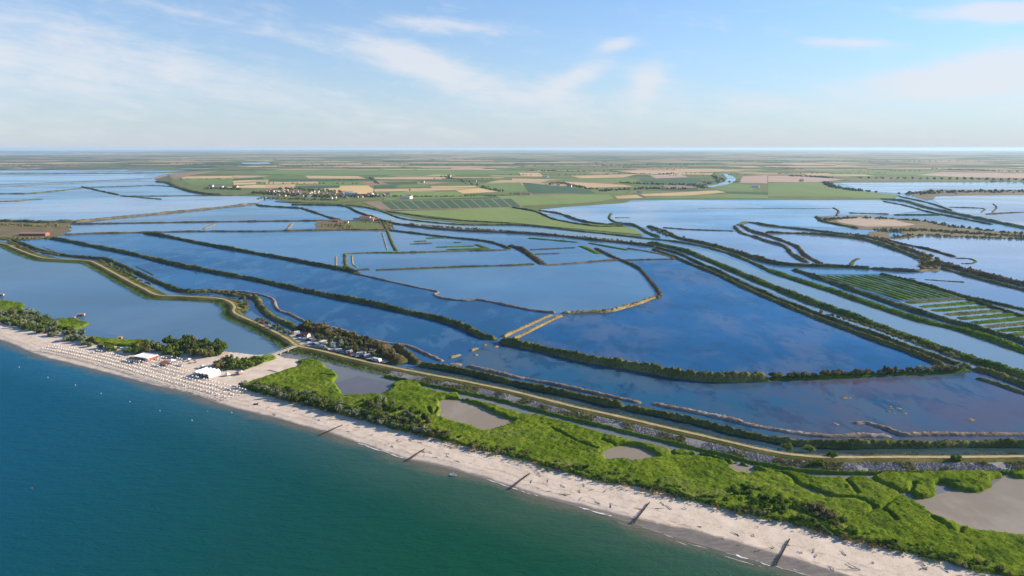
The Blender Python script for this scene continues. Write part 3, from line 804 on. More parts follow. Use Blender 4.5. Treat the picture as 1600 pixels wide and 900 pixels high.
rb('reed_ridge', [(1332, 662), (1357, 662), (1387, 671), (1412, 680), (1450, 679), (1600, 679), (1720, 679)], 5, 1.2, 'grey', 'forked grey reed ridge at the right edge', tuft=.5)
rb('reed_ridge', [(1302, 660), (1311, 665)], 3, .6, 'grey', 'tiny dark reed islet above the forked ridge', ds=.8)
# ---- canal and drain banks on the right
rb('canal_bank', [(540, 320.5), (575, 325), (600, 331.5), (625, 341), (662, 346.5), (725, 351.5), (800, 351.5), (850, 355), (900, 361), (950, 366), (1012, 373), (1050, 377), (1100, 385.5), (1150, 400), (1200, 422)], 9, 3.0, 'dark', 'upper dark green bank of the broad canal')
rb('canal_bank', [(1200, 422), (1250, 439), (1300, 455), (1350, 472), (1400, 489), (1450, 504), (1500, 516), (1550, 531), (1600, 549), (1720, 590)], 13, 3.0, 'green', 'bright green reed bank along the canal right side', tuft=.4)
rb('canal_bank', [(455, 320), (500, 320.5), (537, 322), (560, 332), (590, 342), (607, 349)], 9, 4, 'dark', 'dark bank between the fishery and the canal')
rb('canal_bank', [(607, 348), (625, 351), (675, 357), (725, 361), (800, 364), (862, 368), (925, 375), (987, 381), (1025, 386)], 10, 4.0, 'brown', 'brown scrub bank under the canal')
rb('canal_bank', [(1012, 380), (1050, 387), (1075, 394), (1100, 404), (1150, 425), (1200, 446), (1262, 470), (1325, 493), (1387, 516), (1500, 557), (1600, 588), (1720, 624)], 12, 3.6, 'green', 'lower green bank of the broad canal', tuft=.4, tmat='dark')
rb('reed_dike', [(1025, 387), (1062, 397), (1087, 409), (1125, 425), (1150, 438), (1200, 460), (1275, 490), (1350, 517), (1425, 545), (1487, 567), (1520, 577)], 5, 2.4, 'dark', 'thin dark dike beside the drain')
rb('reed_dike', [(1520, 577), (1550, 584), (1600, 602), (1720, 640)], 8, 3.4, 'olive', 'thick reed dike at the right edge beyond the drain', tuft=.6)
rb('reed_dike', [(1020, 390), (1050, 400), (1075, 411), (1125, 431), (1157, 447), (1200, 466), (1275, 497), (1350, 525), (1425, 552), (1462, 567), (1476, 574)], 6, 2.4, 'olive', 'olive dike closing the large pond on the right', tuft=.4)
rb('reed_dike', [(1525, 591), (1560, 601), (1600, 615), (1720, 650)], 4, 1.6, 'dark', 'low dark reed strip at the right edge')
rb('reed_dike', [(800, 324.5), (837, 331), (862, 342), (900, 350), (937, 355), (975, 354)], 10, 4, 'dark', 'dark hedge dike along the light green field')
rb('reed_dike', [(842, 329), (875, 334.5), (900, 343), (937, 350.5), (987, 351.5), (1012, 364), (1030, 371)], 10, 4, 'dark', 'second hedge dike beside the bright lagoon')
rb('reed_dike', [(1012, 354), (1037, 362), (1062, 373), (1100, 381), (1137, 391), (1195, 408)], 12, 5, 'olive', 'tall bushy dike above the canal bank', tuft=.1)
rb('reed_dike', [(1190, 407), (1225, 414), (1287, 416.5), (1325, 418), (1360, 420)], 11, 4.5, 'dark', 'dark bushy dike above the striped plots')
rb('reed_dike', [(1360, 420), (1400, 423), (1437, 425)], 10, 3.5, 'brown', 'brown bushy dike right of the dark one above the plots')
rb('reed_dike', [(1147, 354), (1158, 364), (1180, 371), (1200, 378), (1225, 385), (1238, 398), (1262, 411)], 9, 4, 'brown', 'left one of two curling scrub dikes')
rb('reed_dike', [(1157, 352), (1175, 362), (1200, 369), (1243, 385), (1256, 398), (1285, 414)], 9, 4.5, 'brown', 'right one of two curling scrub dikes')
rb('reed_dike', [(1152, 352), (1165, 348), (1180, 349), (1200, 353), (1250, 358.5), (1300, 364.5), (1330, 368)], 11, 4, 'olive', 'bushy dike above the curling dikes')
rb('reed_dike', [(1195, 364), (1262, 366), (1312, 370), (1350, 375), (1375, 382), (1412, 395), (1437, 405)], 11, 4.5, 'dark', 'dark dike below the scrub island')
rb('reed_dike', [(1330, 367.5), (1362, 372), (1400, 384), (1437, 396), (1455, 406)], 13, 4, 'brown', 'brown dike leading to the dike meeting point')
rb('reed_dike', [(1375, 372), (1412, 382), (1450, 390), (1492, 402)], 10, 3, 'brown', 'brown dike along the big right pond')
rb('reed_dike', [(1462, 409), (1500, 421), (1550, 434), (1600, 445), (1720, 470)], 16, 4.5, 'brown', 'wide brown dike running to the right edge')
rb('reed_dike', [(1472, 420), (1525, 435), (1575, 448), (1600, 454), (1720, 480)], 8, 3.5, 'dark', 'dark dike under the wide brown dike')
rb('reed_ridge', [(1492, 404), (1512, 404.5), (1524, 408), (1518, 412), (1500, 412)], 5, 1, 'olive', 'thin looped ridge in the right pond')
rb('reed_dike', [(1275, 339), (1285, 346), (1307, 351), (1340, 357)], 12, 4, 'dark', 'dark hedge on the scrub island left shore')
rb('reed_dike', [(1302, 325), (1310, 330), (1307, 337)], 8, 2.5, 'brown', 'short scrub link north of the island')
rb('reed_ridge', [(1090, 326), (1200, 326), (1302, 326)], 5, .8, 'brown', 'thin straight ridge in the bright lagoon')
rb('reed_dike', [(1325, 333), (1390, 335)], 8, 2.6, 'dark', 'thin dark dike north of the island')
rb('reed_dike', [(1396, 336), (1470, 336)], 8, 2.6, 'dark', 'thin dark dike right of the first one')
rb('reed_dike', [(1375, 311), (1412, 314), (1450, 325), (1500, 335.5), (1550, 346), (1600, 356), (1720, 378)], 22, 4.5, 'dark', 'broad dark dike running to the right edge')
rb('reed_dike', [(1380, 315), (1412, 321), (1450, 331), (1500, 341), (1550, 351)], 8, 3, 'dark', 'narrow hedge below the broad dark dike')
rb('reed_dike', [(1405, 307), (1450, 317), (1487, 329)], 8, 3, 'dark', 'narrow hedge above the broad dark dike')
rb('reed_ridge', [(1482, 324), (1535, 326), (1533, 332)], 6, 1.5, 'brown', 'thin ridge in the drying right pond')
rb('reed_ridge', [(1552, 319), (1557, 324.5), (1550, 332)], 6, 1.5, 'brown', 'zigzag ridge in the drying right pond')
rb('reed_ridge', [(1540, 335), (1600, 332), (1720, 331)], 8, 2.5, 'brown', 'brown ridge below the drying right pond')
rb('reed_dike', [(1035, 356), (1075, 359), (1147, 361.5)], 6, 1.6, 'dark', 'thin dark dike across the bright lagoon')
rb('scrub_islet', [(955, 334), (952, 341), (960, 347), (975, 349.5)], 9, 3, 'olive', 'hooked scrub islet in the bright lagoon', kind='thing', cat='islet')
rb('scrub_islet', [(960, 340.5), (986, 340.5)], 5, 1.2, 'brown', 'flat brown islet beside the hooked one', kind='thing', cat='islet')
rb('reed_dike', [(1375, 429), (1450, 447), (1507, 464), (1550, 474), (1600, 485), (1720, 512)], 7, 3, 'dark', 'dark hedge along the striped plots upper right edge')
rb('reed_dike', [(1510, 468), (1600, 496), (1720, 530)], 6, 2.5, 'dark', 'second hedge by the striped plots right corner')
rb('reed_dike', [(1240, 422), (1250, 425), (1320, 449), (1380, 470), (1425, 485), (1500, 507), (1575, 527), (1600, 535), (1720, 575)], 9, 3.2, 'dark', 'dark hedge between the striped plots and the canal', tuft=.3)
rb('reed_islet', [(1418, 435), (1433, 436)], 4, .8, 'dark', 'short dark islet in the pond right of the plots', kind='thing', cat='islet')
rb('reed_islet', [(1443, 437), (1470, 439), (1508, 441.5)], 4, .9, 'dark', 'long dark islet in the pond right of the plots', kind='thing', cat='islet')
for i in range(9):            # striped plots running down to the right
    f = (i + .5) / 9
    a = (1275 + 105 * f, 431 - 1.5 * f); b = (1408 + 92 * f, 470 - 6 * f)
    rb('crop_strip', [a, ((a[0] + b[0]) / 2, (a[1] + b[1]) / 2 - .5), b], 8.6, 1.0, 'green', 'narrow green strip of the slanting plots', K=6, cat='strip')
for i in range(9):            # flatter strips with water between
    f = i / 8.0
    a = (1415 + 165 * f, 474 + 50 * f); b = (1505 + 190 * f, 469 + 47 * f - 2)
    rb('crop_strip', [a, ((a[0] + b[0]) / 2, (a[1] + b[1]) / 2), b], 11.5, 1.3, ('olive', 'green', 'green')[i % 3], 'level scrub strip of the flooded plots', K=6, cat='strip', tuft=.15)
# ---- middle ponds
rb('causeway', [(597, 345), (605, 361), (612, 379), (619, 392)], 8, 1.8, 'olive', 'straight causeway running down from the fishery')
rb('reed_ridge', [(597, 364), (605, 391)], 3.5, .8, 'grey', 'thin bare ridge beside the fishery causeway')
rb('reed_dike', [(536, 397), (550, 396), (587, 395), (625, 395), (690, 393), (725, 392), (775, 391), (797, 390)], 7, 1.9, 'olive', 'long straight grass dike in the middle ponds')
rb('reed_dike', [(539, 397), (539, 408), (541, 420)], 6, 2, 'olive', 'short cross dike closing the middle pond')
rb('reed_ridge', [(550, 399), (551, 412), (558, 418)], 3.5, .8, 'tan', 'thin dry ridge inside the middle pond')
rb('reed_ridge', [(525, 400), (525, 416)], 5, .5, 'grey', 'flat brown spit left of the cross dike')
rb('reed_dike', [(535, 419), (548, 423), (558, 427)], 11, 4.2, 'dark', 'dark bushy corner where the dikes meet')
rb('reed_dike', [(557, 422), (579, 421)], 6, 1.8, 'olive', 'short grass dike right of the bushy corner')
rb('reed_dike', [(587, 422.5), (625, 421), (675, 419), (750, 416.5), (800, 415), (835, 413)], 6.5, 2.2, 'olive', 'straight scrub dike above the pale middle pond')
rb('reed_dike', [(797, 384), (815, 390), (830, 400), (848, 413)], 13, 4, 'brown', 'thick reddish brown scrub dike end')
rb('reed_dike', [(608, 360), (650, 365), (700, 371), (750, 376), (775, 381), (797, 389)], 8, 3, 'dark', 'dark dike curving right from the fishery')
ISL = ['bright islet left of the middle reed islets', 'olive islet above the leftmost bright one', 'green islet nearest the fishery dike', 'long wide green islet beside the straight dike', 'green islet strip touching the straight dike', 'slanting green islet at the dike corner', 'tiny olive islet in open water', 'green strip under the brown canal bank', 'broad green islet right of the brown dike', 'green strip leading to the tan ridge', 'thin straight olive islet right of the brown dike', 'short olive islet below the thin straight one']
for a, b, w, m in (((640, 381.5), (677, 380), 7, 'green'), ((646, 377.5), (667, 376.5), 6, 'olive'), ((665, 372.5), (697, 371.5), 6, 'green'), ((680, 386.5), (742, 384.5), 11, 'green'), ((697, 390.5), (760, 388.5), 9, 'green'),
                   ((744, 382), (762, 389), 14, 'green'), ((708, 379), (722, 379), 4, 'olive'), ((825, 372), (905, 379), 10, 'green'), ((907, 384), (936, 397), 16, 'green'), ((920, 380), (982, 391), 10, 'green'),
                   ((827, 390.5), (900, 387), 5, 'olive'), ((835, 397.5), (875, 396), 4, 'olive')):
    rb('reed_islet', [a, b], w, 1.2, m, ISL.pop(0), kind='thing', cat='islet')['group'] = 'reed islets of the middle ponds'
rb('reed_ridge', [(850, 415), (887, 412.5), (950, 407.5), (1000, 406), (1055, 405)], 5, 1.5, 'brown', 'straight brown ridge above the pale middle pond')
rb('reed_ridge', [(980, 388), (1025, 395.5), (1055, 404)], 5, 1.2, 'tan', 'thin tan ridge under the canal bank')
# ---- left, far
rb('marsh_spit', [(-400, 300), (0, 292), (40, 289.5), (100, 287), (160, 284), (230, 280), (262, 273)], 40, 2.0, 'grey', 'long pale spit across the far left lagoon')
rb('marsh_spit', [(-400, 272.5), (0, 272), (120, 271), (240, 270.3), (300, 267.5), (352, 264.5)], 90, 4, 'dark', 'dark marsh strip between the far left lagoons')
rb('reed_dike', [(-300, 307), (0, 303), (50, 302), (130, 294)], 18, 3, 'olive', 'far left dike rising to the right')
rb('reed_dike', [(128, 292), (150, 297), (185, 304.5)], 14, 4, 'dark', 'short dark dike sloping down on the left')
rb('reed_dike', [(130, 293), (200, 291), (245, 290), (290, 294)], 14, 2.5, 'brown', 'brown dike below the pale spit')
rb('reed_dike', [(-300, 318), (0, 315), (40, 312.5), (68, 311)], 14, 2.4, 'brown', 'short brown dike at the far left edge')
rb('reed_dike', [(188, 306), (220, 309), (252, 311.5)], 10, 3, 'dark', 'short dark spit in the far left lagoon')
rb('reed_dike', [(198, 307), (260, 306.5), (300, 306), (345, 306), (400, 304.5)], 14, 3, 'olive', 'hedge along the lagoon below the farmhouse')
rb('reed_dike', [(245, 284), (262, 286), (272, 291), (290, 297), (312, 302), (345, 305)], 25, 6, 'dark', 'wooded shore left of the village')
rb('reed_dike', [(-300, 348), (0, 346.5), (60, 348), (118, 347)], 16, 6, 'dark', 'dark tree belt above the red brick building', tuft=.1)
rb('reed_dike', [(115, 347.5), (180, 340.5), (250, 334), (320, 327), (390, 319.5), (402, 318)], 14, 4.2, 'brown', 'long brown dike rising to the village', tuft=.05)
rb('reed_dike', [(402, 320), (410, 322), (470, 325.5)], 12, 4, 'dark', 'dark dike under the village marsh')
rb('reed_dike', [(470, 325), (500, 335), (515, 340), (532, 344.5)], 11, 3.5, 'olive', 'dike sloping down to the fishery')
rb('causeway', [(110, 350.5), (200, 349), (290, 347.5), (400, 346), (455, 345.5), (535, 344.5)], 12, 2.6, 'brown', 'brown road causeway leading to the fishery')
rb('reed_dike', [(100, 367), (150, 365), (225, 363.5), (310, 362), (400, 362), (455, 361), (530, 359.5), (605, 360)], 10, 3.0, 'brown', 'scrub dike parallel to the fishery causeway')
rb('causeway', [(318, 358), (335, 350.5)], 8, 1.2, 'tan', 'short tan link between the two left causeways')
rb('causeway', [(449, 358), (457, 349)], 8, 1.2, 'tan', 'short tan link left of the fishery')
rb('reed_dike', [(605, 331), (650, 337.5), (687, 342.5), (750, 347), (800, 349)], 8, 2.5, 'dark', 'dark hedge along the light green meadow')
rb('reed_dike', [(430, 315), (470, 317), (520, 318), (560, 316)], 20, 3, 'olive', 'scrubby marsh edge below the village')
rb('reed_ridge', [(68, 386), (90, 395), (102, 400.5)], 3, .5, 'grey', 'thin mud line in the left pond')
rb('reed_ridge', [(213, 416.5), (228, 424), (240, 430)], 3, .5, 'dark', 'broken dark weed line in the left pond')
rb('reed_ridge', [(1328, 416), (1334, 408), (1342, 404)], 8, .8, 'olive', 'small fan shaped spit under the scrub dike')

for k in range(16):             # drying mud and weed mats showing in the shallow pond
    px, py = rnd.choice(((1322, 622), (1318, 620), (1500, 654), (1512, 657), (1478, 652), (1465, 655), (1385, 640), (1378, 637), (1395, 645)))
    px += rnd.uniform(-14, 14); py += rnd.uniform(-2.2, 2.2); L = rnd.uniform(4, 11)
    rb('mud_patch', [(px, py), (px + L * .5, py + rnd.uniform(-.6, .6)), (px + L, py + rnd.uniform(-.8, .8))], rnd.uniform(1.5, 4), .35, 'tan', 'small tan mud patch drying in the shallow right pond', kind='thing', cat='mud patch', ds=.7)['group'] = 'mud patches in the shallow right pond'
# ---- causeway embankment with its dirt road
ROAD = [(-200, 338), (0, 379.5), (15, 384), (37, 393), (60, 401), (75, 403.5), (105, 405), (135, 407), (147, 410), (172, 423), (202, 439.5), (225, 451), (245, 460.5), (275, 462), (337, 465.5), (356, 470), (366, 478),
        (367, 489), (400, 504), (425, 516), (450, 530), (465, 540), (500, 547.5), (550, 560), (600, 571), (650, 581), (700, 590.5), (750, 600.5), (800, 611), (850, 623.5), (900, 636), (975, 652.5), (1050, 670), (1125, 687), (1200, 704), (1250, 711.5), (1300, 714), (1400, 714), (1500, 714), (1600, 713), (1740, 712)]
ROADW, ROADS = resample(PP(ROAD, 2.4), 1.2)
nn = normals(ROADW)
_k = np.ones(41) / 41; nn = np.stack([np.convolve(np.pad(nn[:, j], 20, mode='edge'), _k, 'valid') for j in (0, 1)], 1); nn /= np.linalg.norm(nn, axis=1)[:, None]


def strip(name, offs, mat, label, i0=0, i1=None, jitter=.25, kind='structure', cat='ground'):
    """long mesh beside the road: (offset, height) profile"""
    p = ROADW[i0:i1]; q = nn[i0:i1]; n = len(p); K = len(offs)
    V = np.zeros((n, K, 3))
    for j, (o, z) in enumerate(offs):
        wob = (fbm(p[:, 0] + j * 31, p[:, 1], 5.0, 3, 40 + j) - .5) * 2 * jitter
        V[:, j, 0] = p[:, 0] + q[:, 0] * (o + wob); V[:, j, 1] = p[:, 1] + q[:, 1] * (o + wob); V[:, j, 2] = z + (0 if z < 0 else wob * .4)
    i = np.arange(n - 1)[:, None] * K + np.arange(K - 1)[None]
    ob = mesh_np(name, V.reshape(-1, 3), np.stack([i, i + K, i + K + 1, i + 1], 2).reshape(-1, 4), M[mat], None, True)
    if ob.data.polygons[len(ob.data.polygons) // 2].normal.z < 0: ob.data.flip_normals()
    return props(ob, label, cat, None, kind)


# offsets: positive is inland (left of travel), negative is the sea side
strip('embankment', [(-8.5, -.4), (-6.5, .7), (-4.5, 1.6), (-2.6, 2.25), (0, 2.3), (2.6, 2.25), (4.5, 1.4), (7.5, -.4)], 'bank', 'grassy embankment carrying the dirt road', jitter=.5)
strip('dirt_road', [(-1.15, 2.42), (-.45, 2.5), (.45, 2.5), (1.15, 2.42)], 'road', 'pale dirt road on top of the embankment', jitter=.2, cat='road')
wx = ROADW[:, 0]
i_camp = int(np.argmin(np.abs(wx - P(465, 540)[0]) + np.abs(ROADW[:, 1] - P(465, 540)[1])))
i_rock = int(np.argmin(np.abs(wx - P(625, 576)[0]) + np.abs(ROADW[:, 1] - P(625, 576)[1])))


def edge_reeds(off, w, h, mat, label, i0, i1, dens, size=.6):
    p = ROADW[i0:i1]; q = nn[i0:i1]; m = int(len(p) * 1.2 * w * dens)
    a = rng.integers(0, len(p), m); o = off + (rng.random(m) - .5) * w
    x = p[a, 0] + q[a, 0] * o; y = p[a, 1] + q[a, 1] * o
    j = (rng.random(m) - .5) * 2.4; x = x + q[a, 1] * j; y = y - q[a, 0] * j
    k = fbm(x, y, 6, 2, 77)
    z = np.clip(h * (k * 1.5), .1, 9) * rng.random(m) ** .6 - .1
    leafcloud('reed_fringe', np.stack([x, y, z], 1), size, M[mat], label)


edge_reeds(-9.0, 4.0, 1.8, 'green', 'green reed fringe at the causeway foot on the left lagoon', 0, i_camp, 3.0)
edge_reeds(-6.0, 4.5, 1.7, 'olive', 'dry scrub on the left causeway slope', 0, i_camp, 1.6, .5)
edge_reeds(5.2, 4.6, 1.8, 'dark', 'dark scrub behind the right causeway', i_rock, None, 3.0)
edge_reeds(-5.5, 5, 1.8, 'olive', 'scrub on the causeway slope below the camp', i_camp, i_rock, 2.4)
edge_reeds(-9.5, 4, 1.8, 'green', 'green reeds at the water below the camp', i_camp, i_rock, 3.0)
i_bend = int(np.argmin(np.abs(wx - P(372, 490)[0]) + np.abs(ROADW[:, 1] - P(372, 490)[1])))
strip('grass_verge', [(4.0, .9), (7.5, 1.0), (10.5, .7), (13.0, -.3)], 'bank', 'dry grassy verge inside the left causeway', 0, i_bend, .8)
edge_reeds(9.5, 5.0, 1.3, 'olive', 'low scrub on the verge inside the left causeway', 0, i_bend, 1.2, .6)
# rubble apron below the road, with a reed hem in the channel
strip('rubble_apron', [(-12.5, -.4), (-10.5, .4), (-7.5, .95), (-4.2, 1.65)], 'stone', 'pale grey rubble apron below the causeway', i_rock, None, .5)
_mid = lambda k, i0, i1: None


def hem(off, w, h, mat, label, i0, i1):
    p = ROADW[i0:i1] + nn[i0:i1] * off
    _seed[0] += 7; n = len(p); K = 7; t = np.linspace(-1, 1, K); s = np.arange(n) * 1.2
    ww = w / 2 * (1 + .7 * (fbm(s, s * 0, 7, 2, _seed[0]) - .5))
    X = p[:, 0:1] + nn[i0:i1][:, 0:1] * ww[:, None] * t; Y = p[:, 1:2] + nn[i0:i1][:, 1:2] * ww[:, None] * t
    Z = -.3 + (h + .3) * (1 - np.abs(t) ** 2.4)[None] * (.55 + .9 * fbm(X, Y, 3.5, 3, _seed[0])) + (rng.random((n, K)) - .5) * .25
    i = np.arange(n - 1)[:, None] * K + np.arange(K - 1)[None]
    o = mesh_np('reed_hem', np.stack([X, Y, Z], 2).reshape(-1, 3), np.stack([i, i + K, i + K + 1, i + 1], 2).reshape(-1, 4), M[mat], None, True)
    if o.data.polygons[50].normal.z < 0: o.data.flip_normals()
    props(o, label, 'reeds', None, 'stuff')
    G = np.stack([X, Y, Z], 2)[:, 1:-1].reshape(-1, 3)
    leafcloud('reed_hem', G[rng.integers(0, len(G), n * 7)], .55, M[mat], label + ', leafy tops')


hem(-13.2, 2.8, 1.6, 'green', 'green reed hem between rubble and silty channel', i_rock, None)


def rubble():
    """loose stones lying on the apron, far more than could be counted"""
    p = ROADW[i_rock:]; q = nn[i_rock:]; m = 11000
    a = rng.integers(0, len(p), m); o = -4.4 - rng.random(m) * 7.2
    x = p[a, 0] + q[a, 0] * o; y = p[a, 1] + q[a, 1] * o
    j = (rng.random(m) - .5) * 2.4; x = x + q[a, 1] * j; y = y - q[a, 0] * j
    keep = fbm(x, y, 14, 2, 5) > .30; x, y, o = x[keep], y[keep], o[keep]; m = len(x)
    z = 1.55 + (o + 4.4) * .17
    r = .28 + .42 * rng.random(m) ** 2
    oc = np.array([(1, 0, 0), (0, 1, 0), (-1, 0, 0), (0, -1, 0), (0, 0, .8), (0, 0, -.5)], float)
    fc = np.array([(0, 1, 4), (1, 2, 4), (2, 3, 4), (3, 0, 4), (1, 0, 5), (2, 1, 5), (3, 2, 5), (0, 3, 5)])
    V = oc[None] * (r[:, None, None] * (.65 + .7 * rng.random((m, 6, 1))))
    th = rng.random(m) * 6.28; c, s = np.cos(th)[:, None], np.sin(th)[:, None]
    V = np.stack([V[:, :, 0] * c - V[:, :, 1] * s, V[:, :, 0] * s + V[:, :, 1] * c, V[:, :, 2]], 2) + np.stack([x, y, z], 1)[:, None]
    Fq = (fc[None] + (np.arange(m) * 6)[:, None, None]).reshape(-1, 3)
    props(mesh_np('rubble_stones', V.reshape(-1, 3), Fq, M['stone'], None, False), 'pale loose stones on the rubble apron', 'stones', None, 'stuff')
    b = fbm(x, y, 9, 2, 19) > .58
    leafcloud('apron_scrub', np.stack([x[b], y[b], z[b] + .3], 1), .9, M['olive'], 'low scrub growing among the rubble stones')


rubble()
# ------------------------------------------------------------------ shore, sea, marsh
def seg_dist(x, y, line, closed=False):
    L = np.asarray(line, float)
    if closed: L = np.vstack([L, L[:1]])
    best = np.full(x.shape, 1e18); sgn = np.zeros(x.shape)
    for (ax, ay), (bx, by) in zip(L[:-1], L[1:]):
        dx, dy = bx - ax, by - ay; l2 = dx * dx + dy * dy + 1e-12
        t = np.clip(((x - ax) * dx + (y - ay) * dy) / l2, 0, 1)
        d = (x - ax - t * dx) ** 2 + (y - ay - t * dy) ** 2
        m = d < best
        best = np.where(m, d, best); sgn = np.where(m, np.sign(dx * (y - ay) - dy * (x - ax)), sgn)
    return np.sqrt(best), sgn


def smooth_line(w, ds):
    return resample(w, ds)[0]


SH = smooth_line(PP(SHORE), 6.0)
SH = np.vstack([SH[0] + (SH[0] - SH[1]) * 120, SH, SH[-1] + (SH[-1] - SH[-2]) * 60])


def grid_mesh(name, xs, ys, keep, zf, mat, attrs=None, smooth=True, jitter=0.0):
    Xg, Yg = np.meshgrid(xs, ys)
    if jitter:
        st = xs[1] - xs[0]
        Xg = Xg + (rng.random(Xg.shape) - .5) * st * jitter; Yg = Yg + (rng.random(Yg.shape) - .5) * st * jitter
    k = keep(Xg, Yg)
    Z = zf(Xg, Yg)
    ny, nx = Xg.shape
    cell = k[:-1, :-1] | k[1:, :-1] | k[:-1, 1:] | k[1:, 1:]
    idx = np.arange(nx * ny).reshape(ny, nx)
    Fq = np.stack([idx[:-1, :-1], idx[:-1, 1:], idx[1:, 1:], idx[1:, :-1]], 2)[cell]
    used = np.zeros(nx * ny, bool); used[Fq.ravel()] = True
    remap = np.cumsum(used) - 1
    V = np.stack([Xg, Yg, Z], 2).reshape(-1, 3)[used]
    at = {n: f(Xg, Yg).ravel()[used] for n, f in (attrs or {}).items()}
    return mesh_np(name, V, remap[Fq], mat, None, smooth, at), V


def shore_signed(x, y):
    d, s = seg_dist(x, y, SH)
    return d * s            # positive inland


# sea
xs = np.concatenate([np.linspace(-6000, -900, 18), np.arange(-880, 420, 9.0), np.linspace(450, 1500, 10)])
ys = np.concatenate([np.linspace(-2500, 60, 14), np.arange(80, 780, 9.0), np.linspace(800, 2600, 16)])
_c = {}


def sea_d(x, y):
    if 's' not in _c: _c['s'] = shore_signed(x, y)
    return _c['s']


o, _ = grid_mesh('sea_water', xs, ys, lambda x, y: sea_d(x, y) < 8, lambda x, y: x * 0, M['sea'], {'shore': lambda x, y: -sea_d(x, y)})
props(o, 'blue green sea off the beach', 'sea', None, 'structure')

# beach
BEACH = np.vstack([PP(SHORE)[::-1] + 0, ])
SEA_EDGE = smooth_line(PP([(x, y + 9) for x, y in SHORE]), 8)
bpoly = np.vstack([SEA_EDGE, PP([(1800, 935)]), PP(INLAND)[::-1]])
WETX = np.array([P(x, y)[0] for x, y in SHORE])
WETW = np.interp(np.array([p[0] for p in SHORE]), [0, 600, 900, 1000, 1100, 1250, 1400], [1.0, 1.2, 2.2, 4.0, 8.5, 8.0, 6.0])
_b = {}


def bd(x, y):
    if 's' not in _b: _b['s'] = shore_signed(x, y)
    return _b['s']


def beach_z(x, y):
    d = bd(x, y)
    z = np.where(d < 0, d * .05, np.where(d < 9, d * .055, .495 + .42 * (1 - np.exp(-np.maximum(d - 9, 0) / 14))))
    z = z + np.clip(d / 4, 0, 1) * ((fbm(x, y, 9, 3, 3) - .5) * .34 + (fbm(x, y, 2.2, 2, 9) - .5) * .14)
    return z + np.exp(-((d - 6) / 2.2) ** 2) * .16


bx0, by0 = bpoly.min(0); bx1, by1 = bpoly.max(0); bx0 = max(bx0, -620)
o, _ = grid_mesh('beach', np.arange(bx0, min(bx1, 330), 1.35), np.arange(by0, by1, 1.35), lambda x, y: inside(x, y, bpoly), beach_z, M['sand'],
                 {'shore': lambda x, y: bd(x, y), 'wetw': lambda x, y: np.interp(x, WETX, WETW)})
props(o, 'pale sandy beach between sea and dune plants', 'beach', None, 'structure')


def beach_h(x, y):
    d = shore_signed(np.array([x]), np.array([y]))[0]
    return float(np.where(d < 0, d * .05, np.where(d < 9, d * .055, .495 + .42 * (1 - math.exp(-max(d - 9, 0) / 14)))))


# foam lines where small waves break
for pts, wd in (([(1070, 838), (1085, 842), (1110, 849), (1135, 855)], .8), ([(1085, 840.5), (1100, 846), (1130, 851)], .5), ([(1240, 888), (1270, 895), (1290, 899)], .8), ([(1225, 868), (1232, 871)], .5),
                ([(1040, 826), (1052, 829), (1060, 834)], .4), ([(905, 793), (930, 799.5), (955, 806.5)], .35), ([(1150, 868), (1180, 877), (1210, 886)], .5), ([(760, 749.5), (800, 762.5), (840, 775)], .3), ([(560, 693), (600, 706), (630, 716)], .3)):
    p, s = resample(PP(pts), .6); n = normals(p); V = []; Fc = []
    k1 = fbm(s, s * 0, 2.5, 3, int(pts[0][0])); k2 = fbm(s, s * 0 + 5, 4, 3, int(pts[0][0]))
    for i in range(len(p)):
        ww = wd * max(0, k1[i] * 2.2 - .6) + .01; c = p[i] + n[i] * (k2[i] - .5) * 2.2
        V += [(*(c - n[i] * ww), .07), (*(c + n[i] * ww), .07)]
        if i: Fc.append((2 * i - 2, 2 * i - 1, 2 * i + 1, 2 * i))
    props(mesh_np('wave_foam', V, Fc, M['white'], None, True), 'thin white foam of small waves at the waterline', 'foam', None, 'stuff')

SHD = resample(PP(SHORE), .7)[0]; SHN = normals(SHD); ss = np.arange(len(SHD)) * .7; V = []; Fc = []
for k, (o0, seed) in enumerate(((-.6, 3), (-2.6, 8))):
    a = fbm(ss, ss * 0, 6, 3, seed); b = fbm(ss, ss * 0 + 3, 9, 3, seed + 1); last = None
    for i in range(0, len(SHD)):
        ww = .2 * (a[i] * 2.4 - 1.0 - .25 * k) * float(np.clip((SHD[i, 0] - 20) / 60, .12, 1))
        if ww <= .02: last = None; continue
        c = SHD[i] + SHN[i] * (o0 + (b[i] - .5) * 3); j = len(V); V += [(*(c - SHN[i] * ww), .05), (*(c + SHN[i] * ww), .05)]
        if last is not None: Fc.append((last, last + 1, j + 1, j))
        last = j
props(mesh_np('wave_foam', V, Fc, M['white'], None, True), 'broken white wash line along the whole waterline', 'foam', None, 'stuff')

# ---- reed marsh as a real height field
MARSH = [(374, 607), (385, 601), (410, 592), (440, 582), (466, 574), (463, 567), (480, 563.5), (500, 566), (508, 572), (507, 577), (518, 580), (526, 584), (527, 590), (522, 597), (530, 607), (535, 618), (548, 621), (570, 619), (600, 617), (608, 612), (616, 607), (612, 603), (622, 598), (640, 598), (656, 602), (662, 608), (682, 613), (700, 617), (715, 616), (720, 624), (732, 626), (770, 634), (800, 644), (850, 653), (900, 666), (950, 682), (1000, 694), (1040, 701), (1100, 712), (1150, 724), (1200, 734), (1260, 745), (1300, 748), (1345, 749), (1370, 757), (1400, 771), (1430, 786), (1460, 806), (1500, 823), (1560, 834), (1620, 842), (1760, 870), (1760, 950), (1600, 912), (1532, 898), (1500, 889), (1437, 873), (1375, 858), (1300, 840), (1250, 825), (1175, 808), (1100, 790), (1025, 769), (937, 755), (875, 738), (825, 724), (775, 711), (700, 693), (662, 682), (625, 676), (587, 665), (550, 655), (512, 645), (475, 635), (440, 626), (400, 615)]
